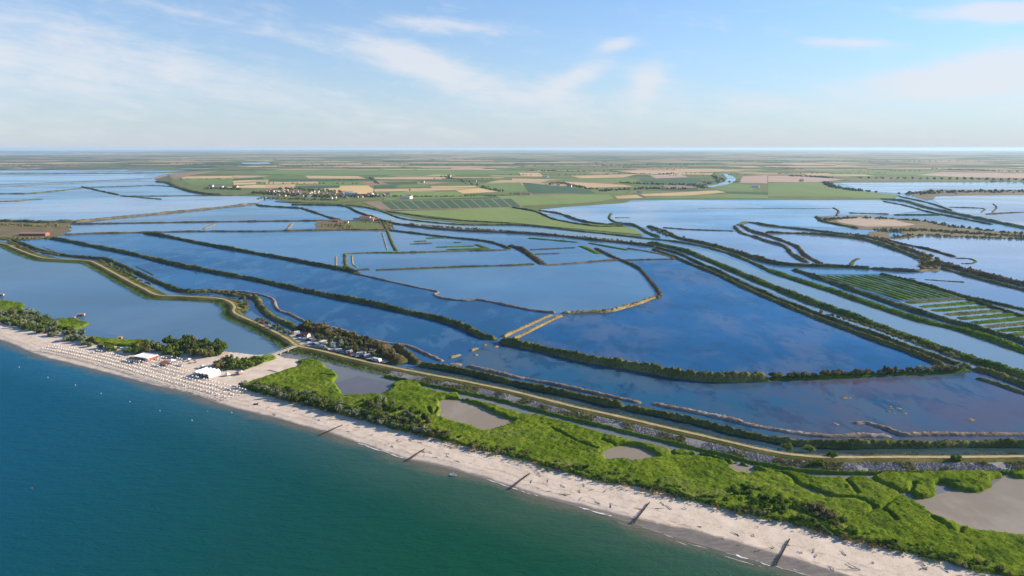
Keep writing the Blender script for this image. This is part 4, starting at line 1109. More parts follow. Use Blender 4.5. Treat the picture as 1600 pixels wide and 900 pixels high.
HOLES = [[(685, 627), (700, 624), (717, 626), (740, 632), (770, 645), (790, 654), (804, 659), (795, 666), (775, 671), (755, 674), (737, 667), (717, 662), (695, 657), (687, 654), (689, 642)],
         [(939, 709), (957, 700), (980, 697), (1005, 702), (1020, 710), (1027, 716), (1010, 720), (995, 724), (975, 720), (950, 720)],
         [(1139, 727), (1152, 725), (1170, 731), (1192, 740), (1182, 742), (1155, 741), (1145, 735)],
         [(1248, 761), (1265, 764), (1300, 780), (1290, 780), (1272, 775), (1255, 768)]]
CREEKS = [[(718, 618), (720, 626)], [(860, 671), (880, 682), (900, 692), (915, 698), (932, 705)], [(1025, 691), (1047, 700), (1050, 712), (1062, 714), (1095, 715), (1120, 720), (1140, 726)], [(1192, 735), (1225, 744), (1237, 750), (1245, 760)], [(1300, 780), (1337, 783), (1365, 795), (1355, 806)],
          [(1365, 795), (1378, 801), (1390, 807), (1400, 817)], [(1320, 750), (1330, 762), (1340, 775)], [(1457, 812), (1475, 825), (1495, 837), (1501, 825)], [(683, 640), (676, 650), (668, 640)], [(520, 590), (500, 588)], [(940, 690), (965, 700)], [(1410, 773), (1385, 790), (1378, 800)], [(1085, 706), (1092, 715)]]
ISLE = [(1362, 745), (1380, 741), (1412, 742), (1450, 741), (1500, 740), (1550, 740), (1566, 746), (1547, 752), (1550, 760), (1527, 771), (1500, 767), (1487, 764), (1477, 757), (1460, 757), (1462, 775), (1440, 780), (1426, 776), (1422, 770), (1407, 771), (1380, 760), (1365, 752)]


def reed_field(name, poly, holes, creeks, label, h=2.0, cell=.65, tuft=0.5, base=0.0):
    W = smooth_line(np.vstack([PP(poly), PP(poly[:1])]), 2.5); hol = [smooth_line(np.vstack([PP(q), PP(q[:1])]), 2.5) for q in holes]
    x0, y0 = W.min(0) - 2; x1, y1 = W.max(0) + 2; x1 = min(x1, 300)
    xs = np.arange(x0, x1, cell); ys = np.arange(y0, y1, cell)
    Xg, Yg = np.meshgrid(xs, ys)
    Xg = Xg + (rng.random(Xg.shape) - .5) * cell * .5; Yg = Yg + (rng.random(Yg.shape) - .5) * cell * .5
    ins = inside(Xg, Yg, W)
    near = ins
    d = np.full(Xg.shape, 0.0)
    dd, _ = seg_dist(Xg[near], Yg[near], W); d[near] = dd
    for q in hol:
        hi = inside(Xg, Yg, q); m = near & ~hi
        dd, _ = seg_dist(Xg[m], Yg[m], q); d[m] = np.minimum(d[m], dd); d[hi] = 0; near = m
    cr = np.full(Xg.shape, 1e3)
    for c in creeks:
        dd, _ = seg_dist(Xg[near], Yg[near], smooth_line(PP(c), 3)); cr[near] = np.minimum(cr[near], dd)
    d = np.where(d > 0, d + (fbm(Xg, Yg, 5, 3, 44) - .55) * 4.2 * np.clip(1 - d / 6, 0, 1), 0); d = np.maximum(d, 0)
    edge = np.clip(d / 1.3, 0, 1) ** .5
    z = h * edge * (.72 + .55 * fbm(Xg, Yg, 16, 3, 21)) + (fbm(Xg, Yg, 2.4, 2, 33) - .5) * .8 * edge + (fbm(Xg, Yg, 8, 2, 37) - .5) * .9 * edge + (rng.random(Xg.shape) - .5) * .46 * edge
    z = z * np.where(cr < 6, .25 + .75 * np.clip((cr - .9 * fbm(Xg, Yg, 5, 2, 8)) / .8, 0, 1), 1)
    bshape = fbm(Xg, Yg, 26, 2, 61)
    z = np.where(d > 0, z + base, -.35)
    idx = np.arange(Xg.size).reshape(Xg.shape); k = d > 0
    cellk = k[:-1, :-1] | k[1:, :-1] | k[:-1, 1:] | k[1:, 1:]
    Fq = np.stack([idx[:-1, :-1], idx[:-1, 1:], idx[1:, 1:], idx[1:, :-1]], 2)[cellk]
    used = np.zeros(Xg.size, bool); used[Fq.ravel()] = True; rm = np.cumsum(used) - 1
    V = np.stack([Xg, Yg, z], 2).reshape(-1, 3)
    o = mesh_np(name, V[used], rm[Fq], M['reedbed'], None, True)
    props(o, label, 'reeds', None, 'stuff')
    pts = V[(d.ravel() > .8)]
    m = int(len(pts) * cell * cell * tuft)
    if m:
        b = pts[rng.integers(0, len(pts), m)] + rng.normal(size=(m, 3)) * (.4, .4, .06)
        leafcloud(name, b, .45, M['reedbed'], label + ', swaying tops')
    return o


reed_field('reed_marsh', MARSH, HOLES, CREEKS, 'bright green reed marsh behind the beach')
reed_field('reed_islet', ISLE, [], [[(1422, 772), (1428, 758)], [(1478, 758), (1495, 760)]], 'green reed islet in the brown pool at the right edge', 2.2, .7)
reed_field('reed_islet', [(1577, 744), (1590, 738), (1640, 736), (1680, 742), (1630, 748), (1590, 748)], [], [], 'small reed islet cut by the right edge', 2.0, .8)
reed_field('reed_marsh', [(-60, 468), (0, 471), (20, 473), (37, 475), (37, 482), (32, 488), (0, 492), (-60, 486)], [], [], 'yellow green reeds at the left edge', 1.8, .9)
reed_field('reed_marsh', [(74, 502), (90, 500), (118, 499), (124, 503), (138, 505), (137, 508), (126, 513), (100, 517)], [], [], 'small yellow green reed tongue by the fishing hut', 1.6, .9)
reed_field('reed_marsh', [(125, 529), (150, 528), (172, 531), (200, 533), (225, 532), (237, 534.5), (233, 539), (205, 541), (180, 541), (150, 540)], [], [], 'bright green reeds behind the left dune shrubs', 1.9, .9)
reed_field('reed_marsh', [(383, 567), (392, 563), (420, 558), (431, 559), (431, 563), (410, 570), (385, 576), (378, 574)], [], [], 'green reeds right of the beach huts', 2.2, .8, base=.6)
reed_field('reed_marsh', [(400, 562), (418, 556), (430, 555), (432, 558), (418, 564), (405, 568)], [], [], 'small reeds under the bridge end', 1.6, .8)

# ------------------------------------------------------------------ shrubs and trees
def crown_mesh(name, mat, seed, r=1.0, h=1.0, lumps=9, leaves=300, size=.26, flat=.85):
    """unit crown: leaf sprays over overlapping lumps, with gaps"""
    g = np.random.default_rng(seed)
    c = g.normal(size=(lumps, 3)) * (.42 * r, .42 * r, .24 * h); c[:, 2] = np.abs(c[:, 2]) + .42 * h; c[0] = (0, 0, .5 * h)
    rad = (.30 + .24 * g.random(lumps)) * r
    k = g.integers(0, lumps, leaves)
    d = g.normal(size=(leaves, 3)); d[:, 2] = np.abs(d[:, 2]) * 1.1 - .35; d /= np.linalg.norm(d, axis=1)[:, None]
    p = c[k] + d * rad[k][:, None] * (.78 + .3 * g.random((leaves, 1))) * (1, 1, flat)
    p[:, 2] = np.maximum(p[:, 2], .04)
    n = d + g.normal(size=(leaves, 3)) * .45; n /= np.linalg.norm(n, axis=1)[:, None]
    a = np.cross(n, g.normal(size=(leaves, 3))); a /= np.linalg.norm(a, axis=1)[:, None]; b = np.cross(n, a)
    s = size * (.6 + .8 * g.random((leaves, 1)))
    V = np.stack([p - a * s * .5 - b * s * .32, p + a * s * .5 - b * s * .25, p + a * s * .42 + b * s * .36, p - a * s * .46 + b * s * .3], 1).reshape(-1, 3)
    Fc = [tuple(range(4 * i, 4 * i + 4)) for i in range(leaves)]
    V = list(map(tuple, V))
    for j in range(lumps):                                      # shaded inner body of each lump
        b0 = len(V); rr = rad[j] * .74
        ring = [(math.cos(t), math.sin(t)) for t in np.arange(6) * math.pi / 3]
        V += [tuple(c[j] + np.array((x * rr * (.8 + .3 * g.random()), y * rr * (.8 + .3 * g.random()), z * rr * flat))) for z, f in ((-.5, .8), (.45, .85)) for x, y in [(q * f, w * f) for q, w in ring]]
        V += [tuple(c[j] + (0, 0, rr * flat)), tuple(c[j] - (0, 0, rr * .8))]
        Fc += [(b0 + i, b0 + (i + 1) % 6, b0 + 6 + (i + 1) % 6, b0 + 6 + i) for i in range(6)] + [(b0 + 6 + i, b0 + 6 + (i + 1) % 6, b0 + 12) for i in range(6)] + [(b0 + (i + 1) % 6, b0 + i, b0 + 13) for i in range(6)]
    me = bpy.data.meshes.new(name); me.from_pydata(V, [], Fc); me.materials.append(mat)
    return me


def stem_mesh(seed, tall=.5):
    g = random.Random(seed); m = MB()
    for k in range(3):
        a = g.uniform(0, 6.28); q = (math.cos(a) * .22, math.sin(a) * .22, tall)
        m.tube((math.cos(a) * .05, math.sin(a) * .05, -.1), q, .06, .035, 5); m.tube(q, (q[0] * 2.2, q[1] * 2.2, tall + .25), .035, .012, 4)
    me = bpy.data.meshes.new('stem'); me.from_pydata(m.v, [], m.f); me.materials.append(M['bark']); return me


CROWN = {k: [crown_mesh('crown', M[k], 31 * i + len(k), lumps=7 + i % 4) for i in range(5)] for k in ('silver', 'leaf', 'tamarisk', 'olive', 'green')}
STEM = [stem_mesh(i) for i in range(3)]


PLANTS = []


def column_of(q):
    return 800 + F * q[0] / (q[1] * math.cos(PITCH) + H * math.sin(PITCH))


HUE = {'silver': 'silvery', 'leaf': 'green', 'tamarisk': 'straw coloured', 'olive': 'olive', 'green': 'bright green'}


def plant(name, xy, z, r, h, mat, label, cat, group, part='foliage', k=None):
    PLANTS.append((r * h / (xy[0] ** 2 + xy[1] ** 2), name, xy, z, r, h, mat, label, cat, group, part, k))


def grow():
    """the 300 largest of a kind become things of their own, the rest one mass"""
    V = []; Fc = []; mi = []; mats = list(CROWN)
    for kind in ('shrub', 'tree'):
        rows = sorted([p for p in PLANTS if p[1] == kind], key=lambda p: -p[0])
        for n, (_, name, xy, z, r, h, mat, label, cat, group, part, k) in enumerate(rows):
            me = rnd.choice(CROWN[mat]); sy = r * rnd.uniform(.85, 1.15); a = rnd.uniform(0, 6.28)
            if n < 290:
                if k is not None:
                    label = '%s %s %s %s' % ('big' if k > 1.09 else 'small' if k < .91 else 'middling', HUE[mat], cat, label)
                t = empty(name, (xy[0], xy[1], z), a); t.scale = (r, sy, h)
                for nm, m2 in ((part, me), ('stem' if part == 'foliage' else 'trunk', rnd.choice(STEM))):
                    c = bpy.data.objects.new(nm, m2); COL.objects.link(c); c.parent = t
                props(t, label, cat, group)
            else:
                co = np.empty(len(me.vertices) * 3, np.float32); me.vertices.foreach_get('co', co); co = co.reshape(-1, 3) * (r, sy, h)
                c_, s_ = math.cos(a), math.sin(a); b = sum(map(len, V))
                V.append(np.column_stack([co[:, 0] * c_ - co[:, 1] * s_ + xy[0], co[:, 0] * s_ + co[:, 1] * c_ + xy[1], co[:, 2] + z]))
                for p in me.polygons: Fc.append(tuple(i + b for i in p.vertices)); mi.append(mats.index(mat))
    if V:
        o = mesh_np('dune_scrub', np.vstack(V), Fc, [M[k] for k in mats], None, False)
        o.data.polygons.foreach_set('material_index', np.array(mi, np.int32))
        props(o, 'low scrub bushes massed along the dunes and dikes', 'scrub', None, 'stuff')


def scatter_poly(pts, n, sep):
    W = PP(pts); lo, hi = W.min(0), W.max(0); out = []; tries = 0
    while len(out) < n and tries < n * 60:
        tries += 1
        q = np.array((rnd.uniform(lo[0], hi[0]), rnd.uniform(lo[1], hi[1])))
        if not inside(q[0:1], q[1:2], W)[0]: continue
        if any((q[0] - p[0]) ** 2 + (q[1] - p[1]) ** 2 < sep * sep for p in out): continue
        out.append(q)
    return out


def where(q, places):
    c = column_of(q)
    for lim, txt in places:
        if c < lim: return txt
    return places[-1][1]


def shrubs(poly, n, sep, r, h, mats, places, group, z=.3, name='shrub', cat='shrub', part='foliage'):
    for q in scatter_poly(poly, n, sep):
        k = rnd.uniform(.75, 1.25)
        plant(name, q, z, r * k, h * k * rnd.uniform(.85, 1.15), rnd.choice(mats), where(q, places), cat, group, part, k)


shrubs([(-70, 482), (0, 488), (40, 487), (75, 500), (100, 514), (140, 528), (150, 540), (180, 546), (205, 550), (200, 556), (150, 546), (100, 533), (60, 522), (0, 508), (-70, 494)], 190, 2.2, 3.1, 3.6, ['silver', 'silver', 'olive', 'leaf', 'leaf'],
       [(40, 'in the dune belt at the left edge'), (80, 'in the dune belt below the left reeds'), (125, 'in the dune belt below the fishing hut'), (165, 'in the dune belt left of the bright reeds'), (999, 'in the dune belt near the beach bar')], 'shrubs of the left dune belt', .4)
shrubs([(200, 545), (235, 540), (240, 552), (205, 557)], 12, 3.5, 3.4, 4.2, ['leaf', 'olive'], [(9999, 'behind the white roofed beach bar')], 'trees behind the beach bar', .5, 'tree', 'tree', 'crown')
shrubs([(238, 548), (262, 541), (310, 539), (330, 541), (350, 546), (352, 555), (330, 561), (300, 560), (285, 563), (270, 556), (245, 556)], 44, 3.0, 3.8, 5.4, ['leaf', 'leaf', 'olive'], [(270, 'in the left part of the beach club grove'), (305, 'in the middle of the beach club grove'), (999, 'at the right end of the beach club grove')], 'trees of the beach club grove', .5, 'tree', 'tree', 'crown')
shrubs([(339, 573), (362, 570), (372, 574), (365, 583), (345, 582)], 7, 3.0, 3.6, 4.4, ['tamarisk', 'leaf'], [(9999, 'beside the white marquee')], 'trees beside the white marquee', .6, 'tree', 'tree', 'crown')
shrubs([(372, 570), (400, 565), (424, 563), (410, 573), (385, 579), (372, 579)], 14, 3.2, 2.8, 3.0, ['leaf'], [(9999, 'by the sandy path to the bridge')], 'shrubs by the bridge path', .6)
shrubs([(378, 606), (410, 606), (460, 616), (520, 632), (560, 646), (600, 652), (660, 672), (700, 684), (695, 690), (650, 680), (600, 668), (560, 657), (520, 647), (470, 633), (410, 617)], 170, 1.9, 2.5, 2.9, ['silver', 'silver', 'leaf', 'olive', 'leaf'],
       [(440, 'on the dune edge right of the huts'), (500, 'on the dune edge under the bridge reeds'), (560, 'on the dune edge above the farthest groyne'), (620, 'on the dune between the farthest two groynes'), (999, 'on the dune above the second groyne')], 'silvery shrubs of the middle dune', .8)
shrubs([(560, 628), (600, 630), (660, 652), (690, 668), (650, 668), (590, 648)], 26, 3.0, 2.4, 3.2, ['silver', 'olive', 'leaf'], [(620, 'among the reeds left of the first pool'), (999, 'among the reeds below the first pool')], 'shrubs inside the reed marsh', 1.0)
shrubs([(700, 684), (800, 706), (900, 732), (1000, 752), (1100, 774), (1200, 798), (1300, 826), (1420, 856), (1560, 890), (1620, 905), (1600, 912), (1500, 890), (1400, 864), (1300, 841), (1175, 810), (1025, 770), (900, 746), (800, 718), (700, 694)], 150, 1.8, 1.5, 1.5, ['leaf', 'leaf', 'green', 'tamarisk'],
       [(830, 'on the dune left of the middle groyne'), (1010, 'on the dune left of the fourth groyne'), (1230, 'on the dune left of the nearest groyne'), (9999, 'on the dune right of the nearest groyne')], 'low bushes of the right dune edge', .9)
shrubs([(1140, 766), (1170, 765), (1215, 780), (1300, 812), (1360, 838), (1350, 850), (1290, 832), (1200, 800), (1150, 785)], 40, 2.6, 1.7, 2.0, ['leaf', 'green', 'leaf'], [(1220, 'rising from the reeds left of the nearest groyne'), (9999, 'rising from the reeds right of the nearest groyne')], 'bushes rising from the right reeds', 1.2)
shrubs([(1254, 802), (1270, 800), (1302, 814), (1296, 820), (1270, 814)], 9, 1.8, 1.8, 2.6, ['tamarisk'], [(9999, 'in the tamarisk clump of the right reeds')], 'tamarisks in the right reeds', 1.2)


def along(line, n, r, h, mats, places, group, z, wob=.8, name='shrub'):
    p, s = resample(PP(line), .5)
    for i in range(n):
        q = p[int((i + rnd.uniform(.1, .9)) / n * (len(p) - 1))] + np.array((rnd.uniform(-wob, wob), rnd.uniform(-wob, wob)))
        k = rnd.uniform(.65, 1.3)
        plant(name, q, z, r * k, h * k, rnd.choice(mats), where(q, places), 'shrub', group, 'foliage', k)


along(D10c, 46, 2.4, 2.9, ['olive', 'tamarisk', 'silver'], [(1300, 'on the left part of the green dike'), (1400, 'in the middle of the green dike'), (9999, 'on the right end of the green dike')], 'bushes on the green dike', 1.2)
along([(10, 376), (30, 387), (52, 394), (75, 398), (92, 401.5)], 34, 2.3, 2.8, ['olive', 'tamarisk'], [(9999, 'in the row at the far left causeway')], 'bushes inside the left causeway', .8)
along([(157, 410), (180, 420), (195, 428), (207, 434), (219, 440), (236, 448)], 24, 2.4, 3.0, ['olive', 'leaf'], [(9999, 'between causeway and dark dike on the left')], 'bushes between the left dikes', .8)
along([(290, 459), (330, 459), (360, 462), (375, 466)], 16, 2.2, 2.2, ['olive', 'tamarisk'], [(9999, 'on the inside of the causeway bend')], 'bushes at the causeway bend', .8)
along([(378, 470), (384, 478), (382, 486)], 6, 2.6, 4.0, ['tamarisk', 'olive'], [(9999, 'at the sharp causeway bend')], 'tamarisks at the sharp bend', 1.0)
along([(1280, 491), (1300, 497), (1340, 509), (1375, 521), (1410, 535), (1430, 542), (1450, 548), (1475, 557), (1500, 565)], 26, 2.0, 2.6, ['silver', 'tamarisk'], [(1400, 'on the upper part of the thin drain dike'), (9999, 'on the lower part of the thin drain dike')], 'bushes on the drain dike', 1.2, .5)
along([(402, 503), (425, 512), (440, 520), (455, 527)], 12, 2.2, 2.8, ['olive', 'leaf'], [(9999, 'by the road just before the camp')], 'roadside bushes before the camp', 1.0)
shrubs([(485, 527), (520, 533), (560, 543), (600, 555), (612, 566), (590, 563), (540, 553), (500, 543)], 34, 3.2, 2.5, 3.8, ['tamarisk', 'olive', 'silver'], [(530, 'between the caravans near the cream building'), (9999, 'between the caravans at the far camp end')], 'tamarisks of the camp site', 1.1, 'tree', 'tree', 'crown')
shrubs([(462, 517), (485, 514), (520, 524), (575, 538), (605, 549), (620, 562), (610, 566), (590, 553), (530, 536), (490, 524)], 60, 3.0, 2.8, 4.2, ['tamarisk', 'tamarisk', 'olive'], [(500, 'in the belt behind the camp car park'), (550, 'in the belt behind the cream building'), (9999, 'in the belt behind the far camp end')], 'tamarisks behind the camp', 2.0, 'tree', 'tree', 'crown')
shrubs([(1437, 404), (1452, 403), (1474, 412), (1472, 424), (1440, 426)], 26, 4, 3.6, 4.2, ['tamarisk', 'olive'], [(9999, 'where the right dikes meet')], 'trees at the dike meeting point', .3, 'tree', 'tree', 'crown')
for px, py, lab in ((1300, 719, 'lone round bush on the rubble apron'), (1281, 731, 'green bush at the rubble foot left of the lone one'), (1490, 725, 'green bush on the rubble apron further right'), (1230, 705, 'bush behind the road bend on the right'), (1265, 709, 'second bush behind the road bend on the right')):
    plant('shrub', P(px, py), .8, 2.6, 3.0, 'leaf', lab, 'shrub', None)
grow()
# dry dune grass and low plants too many to count
W = PP([(376, 604), (470, 628), (560, 652), (700, 686), (900, 738), (1100, 782), (1300, 832), (1540, 892), (1640, 918), (1640, 925), (1520, 900), (1300, 846), (1100, 795), (900, 751), (700, 699), (560, 659), (470, 638), (378, 611)])
lo, hi = W.min(0), W.max(0); q = lo + rng.random((60000, 2)) * (hi - lo); q = q[inside(q[:, 0], q[:, 1], W)]
kk = fbm(q[:, 0], q[:, 1], 5, 2, 91)
for mt, sel, lb in (('tan', kk > .56, 'dry straw grass tufts on the dune edge'), ('leaf', kk < .5, 'low dark green plants on the dune edge')):
    g = q[sel]; g = g[rng.integers(0, len(g), 5000)]
    b = np.column_stack([g + rng.normal(size=g.shape) * .3, 1.1 + rng.random(len(g)) * .9])
    leafcloud('dune_grass', b, .5, M[mt], lb)
# ------------------------------------------------------------------ distant trees and houses
def far_blobs(name, spots, r0, r1, label, mat='farleaf'):
    """many low crowns that read as one mass of trees"""
    m = len(spots); s = np.array(spots)
    oc = np.array([(1, 0, .3), (.3, .95, .35), (-.8, .6, .3), (-.8, -.6, .35), (.3, -.95, .3), (.45, .3, 1), (-.45, .2, 1.05), (0, -.5, .95), (0, 0, 1.25)], float)
    fc = np.array([(0, 1, 5), (1, 2, 6), (1, 6, 5), (2, 3, 6), (3, 4, 7), (3, 7, 6), (4, 0, 7), (0, 5, 7), (5, 6, 8), (6, 7, 8), (7, 5, 8)])
    r = r0 + (r1 - r0) * rng.random(m)
    V = oc[None] * r[:, None, None] * (.75 + .5 * rng.random((m, 9, 1)))
    V[:, :, 2] *= 1.15
    V = V + np.column_stack([s, np.full(m, -.15 * r0)])[:, None]
    o = mesh_np(name, V.reshape(-1, 3), (fc[None] + (np.arange(m) * 9)[:, None, None]).reshape(-1, 3), M[mat], None, False)
    return props(o, label, 'trees', None, 'stuff')


def spots_on(line, n, wob):
    p, s = resample(PP(line), 3.0)
    i = rng.integers(0, len(p), n)
    return list(p[i] + rng.normal(size=(n, 2)) * np.array(wob))


TL = [([(140, 257), (250, 256), (330, 257), (400, 259)], 260, (20, 90), 'far wood above the left lagoon'), ([(-60, 259), (60, 260), (140, 259)], 150, (20, 40), 'far wood line at the left edge'),
      ([(480, 258), (560, 258.5), (640, 258), (700, 259), (800, 258.5)], 150, (30, 40), 'far tree line in the middle plain'), ([(800, 257), (900, 258), (1000, 258), (1100, 257)], 150, (30, 40), 'far tree line right of the middle'),
      ([(400, 261.5), (440, 261), (540, 259)], 80, (10, 25), 'tree line above the broad green field'), ([(1460, 264), (1530, 267), (1700, 271)], 140, (10, 20), 'dark wood edge at the far right'),
      ([(1200, 262), (1240, 264), (1255, 265)], 60, (10, 14), 'dark copse above the pinkish fields'), ([(1235, 275.5), (1260, 276), (1296, 278)], 90, (8, 22), 'dark rectangular copse on the pinkish field'),
      ([(940, 299), (960, 297.5), (1030, 295), (1080, 296)], 90, (6, 12), 'hedge trees beside the tan field'), ([(970, 286), (1020, 288), (1080, 290), (1100, 294)], 120, (10, 25), 'riverside trees in the plain'), ([(1110, 275), (1125, 280), (1115, 285), (1095, 291)], 70, (12, 20), 'trees at the river bend'),
      ([(858, 289), (875, 286), (900, 292), (930, 296)], 60, (8, 12), 'trees round the farms in the plain'), ([(1290, 286), (1305, 293), (1345, 299), (1370, 301)], 130, (10, 10), 'hedge at the pond head on the right'),
      ([(405, 302), (430, 304), (470, 306), (520, 308), (600, 307)], 260, (14, 18), 'garden trees of the village'), ([(430, 296), (480, 297), (540, 302)], 70, (12, 14), 'trees on the village north side'), ([(590, 307), (700, 307.5), (780, 306)], 100, (10, 5), 'hedge right of the village'),
      ([(322, 296), (345, 295), (375, 297)], 50, (8, 10), 'trees round the lagoon farmhouse'), ([(800, 303.5), (820, 304)], 25, (8, 6), 'small copse at the dark green field'), ([(575, 276.5), (590, 288)], 18, (4, 10), 'roadside trees on the straight lane'),
      ([(690, 276), (720, 283), (745, 290), (780, 300)], 60, (12, 14), 'farmstead trees in the tan fields'), ([(850, 268), (865, 267)], 26, (15, 20), 'round copse in the far plain'), ([(1035, 273), (1060, 271)], 18, (12, 18), 'small trees by the pink field'),
      ([(400, 309.5), (450, 311), (520, 313)], 110, (16, 12), 'scrub between village and marsh'), ([(1280, 345), (1340, 341), (1440, 346), (1500, 356), (1600, 366)], 180, (6, 7), 'scrub on the island upper shore'),
      ([(1380, 361), (1440, 360), (1500, 364), (1600, 370)], 330, (10, 9), 'scrub thicket on the island'), ([(1400, 372), (1440, 368), (1500, 371), (1700, 376)], 170, (8, 5), 'scrub on the island lower shore'),
      ([(1425, 304), (1500, 300), (1700, 300)], 160, (30, 30), 'scrub on the brown strip between the right ponds'), ([(505, 352), (530, 352), (545, 356)], 60, (8, 12), 'scrub of the fishery yard'), ([(160, 250), (300, 251), (430, 250), (520, 252)], 160, (60, 200), 'blue far woods left of the middle'), ([(1100, 252), (1300, 253), (1450, 252), (1650, 254)], 260, (90, 260), 'blue far woods on the right'),
      ([(0, 350), (30, 352), (105, 356)], 60, (8, 8), 'low scrub round the red brick building'), ([(5, 372), (30, 374), (75, 372)], 60, (6, 4), 'scrub below the red brick building'), ([(560, 349), (600, 349), (608, 358)], 40, (4, 5), 'yard trees of the fishery'), ([(640, 351), (700, 356), (760, 360), (900, 371), (980, 379)], 200, (3, 3), 'bushy crest of the brown canal bank'),
      ([(1020, 358), (1060, 372), (1110, 383), (1190, 405)], 130, (3, 3), 'bushy crest of the dike above the canal'), ([(1290, 363.5), (1362, 372), (1440, 398)], 150, (4, 4), 'bushy crest below the island'), ([(1470, 411), (1550, 434), (1600, 445), (1700, 466)], 150, (5, 5), 'bushy crest of the wide brown dike')]
for line, n, wob, lb in TL:
    d = np.linalg.norm(PP(line).mean(0))
    sz = (3.2, 6.5) if d > 2300 else (1.8, 3.6) if d > 1500 else (1.6, 3.0)
    far_blobs('distant_trees', spots_on(line, n, wob), *sz, lb, 'farleaf' if d > 1700 else ('olive' if 'brown' not in lb and 'crest' not in lb else 'brown'))
allp = []
for k in range(85):                         # hedgerows and copses over the plain
    y = rnd.uniform(2900, 13000); x = rnd.uniform(-.75, .75) * y; L = rnd.uniform(80, 700); n = int(L / 14)
    if y < 5200 and x < -1500: continue
    t = rng.random(n); a = rnd.uniform(-.25, .25)
    allp += list(np.column_stack([x + (t - .5) * L * 1.2, y + (t - .5) * L * a + rng.normal(size=n) * 5]))
far_blobs('distant_trees', allp, 2.6, 4.8, 'scattered hedgerow trees across the far plain')

TREE = [crown_mesh('crown', M['farleaf'], 900 + i, lumps=7, leaves=110, size=.42) for i in range(3)]
for i in range(27):                          # poplar row on the right
    f = i / 26; q = P(1345 + 300 * f, 279.6 + 3.4 * f)
    t = empty('tree', (q[0], q[1], .3), rnd.uniform(0, 6)); k = rnd.uniform(.85, 1.2); t.scale = (6.5 * k, 6.5 * k, 10.5 * k)
    for nm, me in (('crown', rnd.choice(TREE)), ('trunk', STEM[0])):
        c = bpy.data.objects.new(nm, me); COL.objects.link(c); c.parent = t
    props(t, 'tree in the straight row beyond the right ponds', 'tree', 'trees of the straight far row')


def house_proto(wall, roof, L, Wd, hh, rise):
    t = empty('house', (0, 0, -50))
    m = MB(); m.box(-L / 2, L / 2, -Wd / 2, Wd / 2, -.5, hh)
    m.add([(-L / 2, -Wd / 2, hh), (-L / 2, Wd / 2, hh), (-L / 2, 0, hh + rise)], [(0, 2, 1)]); m.add([(L / 2, -Wd / 2, hh), (L / 2, Wd / 2, hh), (L / 2, 0, hh + rise)], [(0, 1, 2)])
    m.build('wall', M[wall], t)
    m = MB(); e = .4
    for s in (-1, 1):
        y = s * (Wd / 2 + e); zz = hh - e * rise / (Wd / 2)
        m.add([(-L / 2 - e, y, zz), (L / 2 + e, y, zz), (L / 2 + e, 0, hh + rise), (-L / 2 - e, 0, hh + rise), (-L / 2 - e, y, zz + .25), (L / 2 + e, y, zz + .25), (L / 2 + e, 0, hh + rise + .25), (-L / 2 - e, 0, hh + rise + .25)],
              [(0, 1, 2, 3), (7, 6, 5, 4), (0, 4, 5, 1), (1, 5, 6, 2), (2, 6, 7, 3), (3, 7, 4, 0)])
    rf = m.build('roof', M[roof], t)
    MB().box(L * .2, L * .2 + .8, -.4, .4, hh + rise * .7, hh + rise + 1.1).build('chimney', M['brick'], rf)
    for s in (-1, 1):
        for k in range(3):
            x = (k - 1) * L / 3.2
            for z in ([1.0] if hh < 4 else [1.0, 3.7]):
                MB().box(x - .6, x + .6, s * (Wd / 2) - .05, s * (Wd / 2) + .05, z, z + 1.4).build('window', M['glass'], t)
    return t


protos = [house_proto('villa', 'terracotta', 13, 9, 6, 2.4), house_proto('render', 'terracotta', 11, 9, 5.6, 2.2), house_proto('cream', 'terracotta', 16, 9, 6.2, 2.4), house_proto('white', 'concrete', 22, 12, 5.5, 1.4)]
PLAB = ['white house with terracotta roof in the village', 'pale pink house with terracotta roof in the village', 'cream house with terracotta roof in the village', 'white shed with grey roof at the village edge']
vill = PP([(408, 299), (440, 297.5), (480, 298.5), (520, 301), (560, 303.5), (607, 304.5), (608, 308), (560, 310), (500, 311), (455, 309), (420, 305)])
placed = []
while len(placed) < 78:
    q = np.array((rnd.uniform(*np.sort(vill[:, 0])[[0, -1]]), rnd.uniform(*np.sort(vill[:, 1])[[0, -1]])))
    if not inside(q[0:1], q[1:2], vill)[0] or any(np.hypot(*(q - p)) < 15 for p in placed): continue
    placed.append(q); k = rnd.choice((0, 0, 0, 1, 1, 2, 2)) if len(placed) % 13 else 3
    clone_h = clone(protos[k], (q[0], q[1], .4), rnd.choice((0, 1.57)) + rnd.uniform(-.3, .3), rnd.uniform(.68, .95))
    props(clone_h, PLAB[k], 'house', 'village houses')
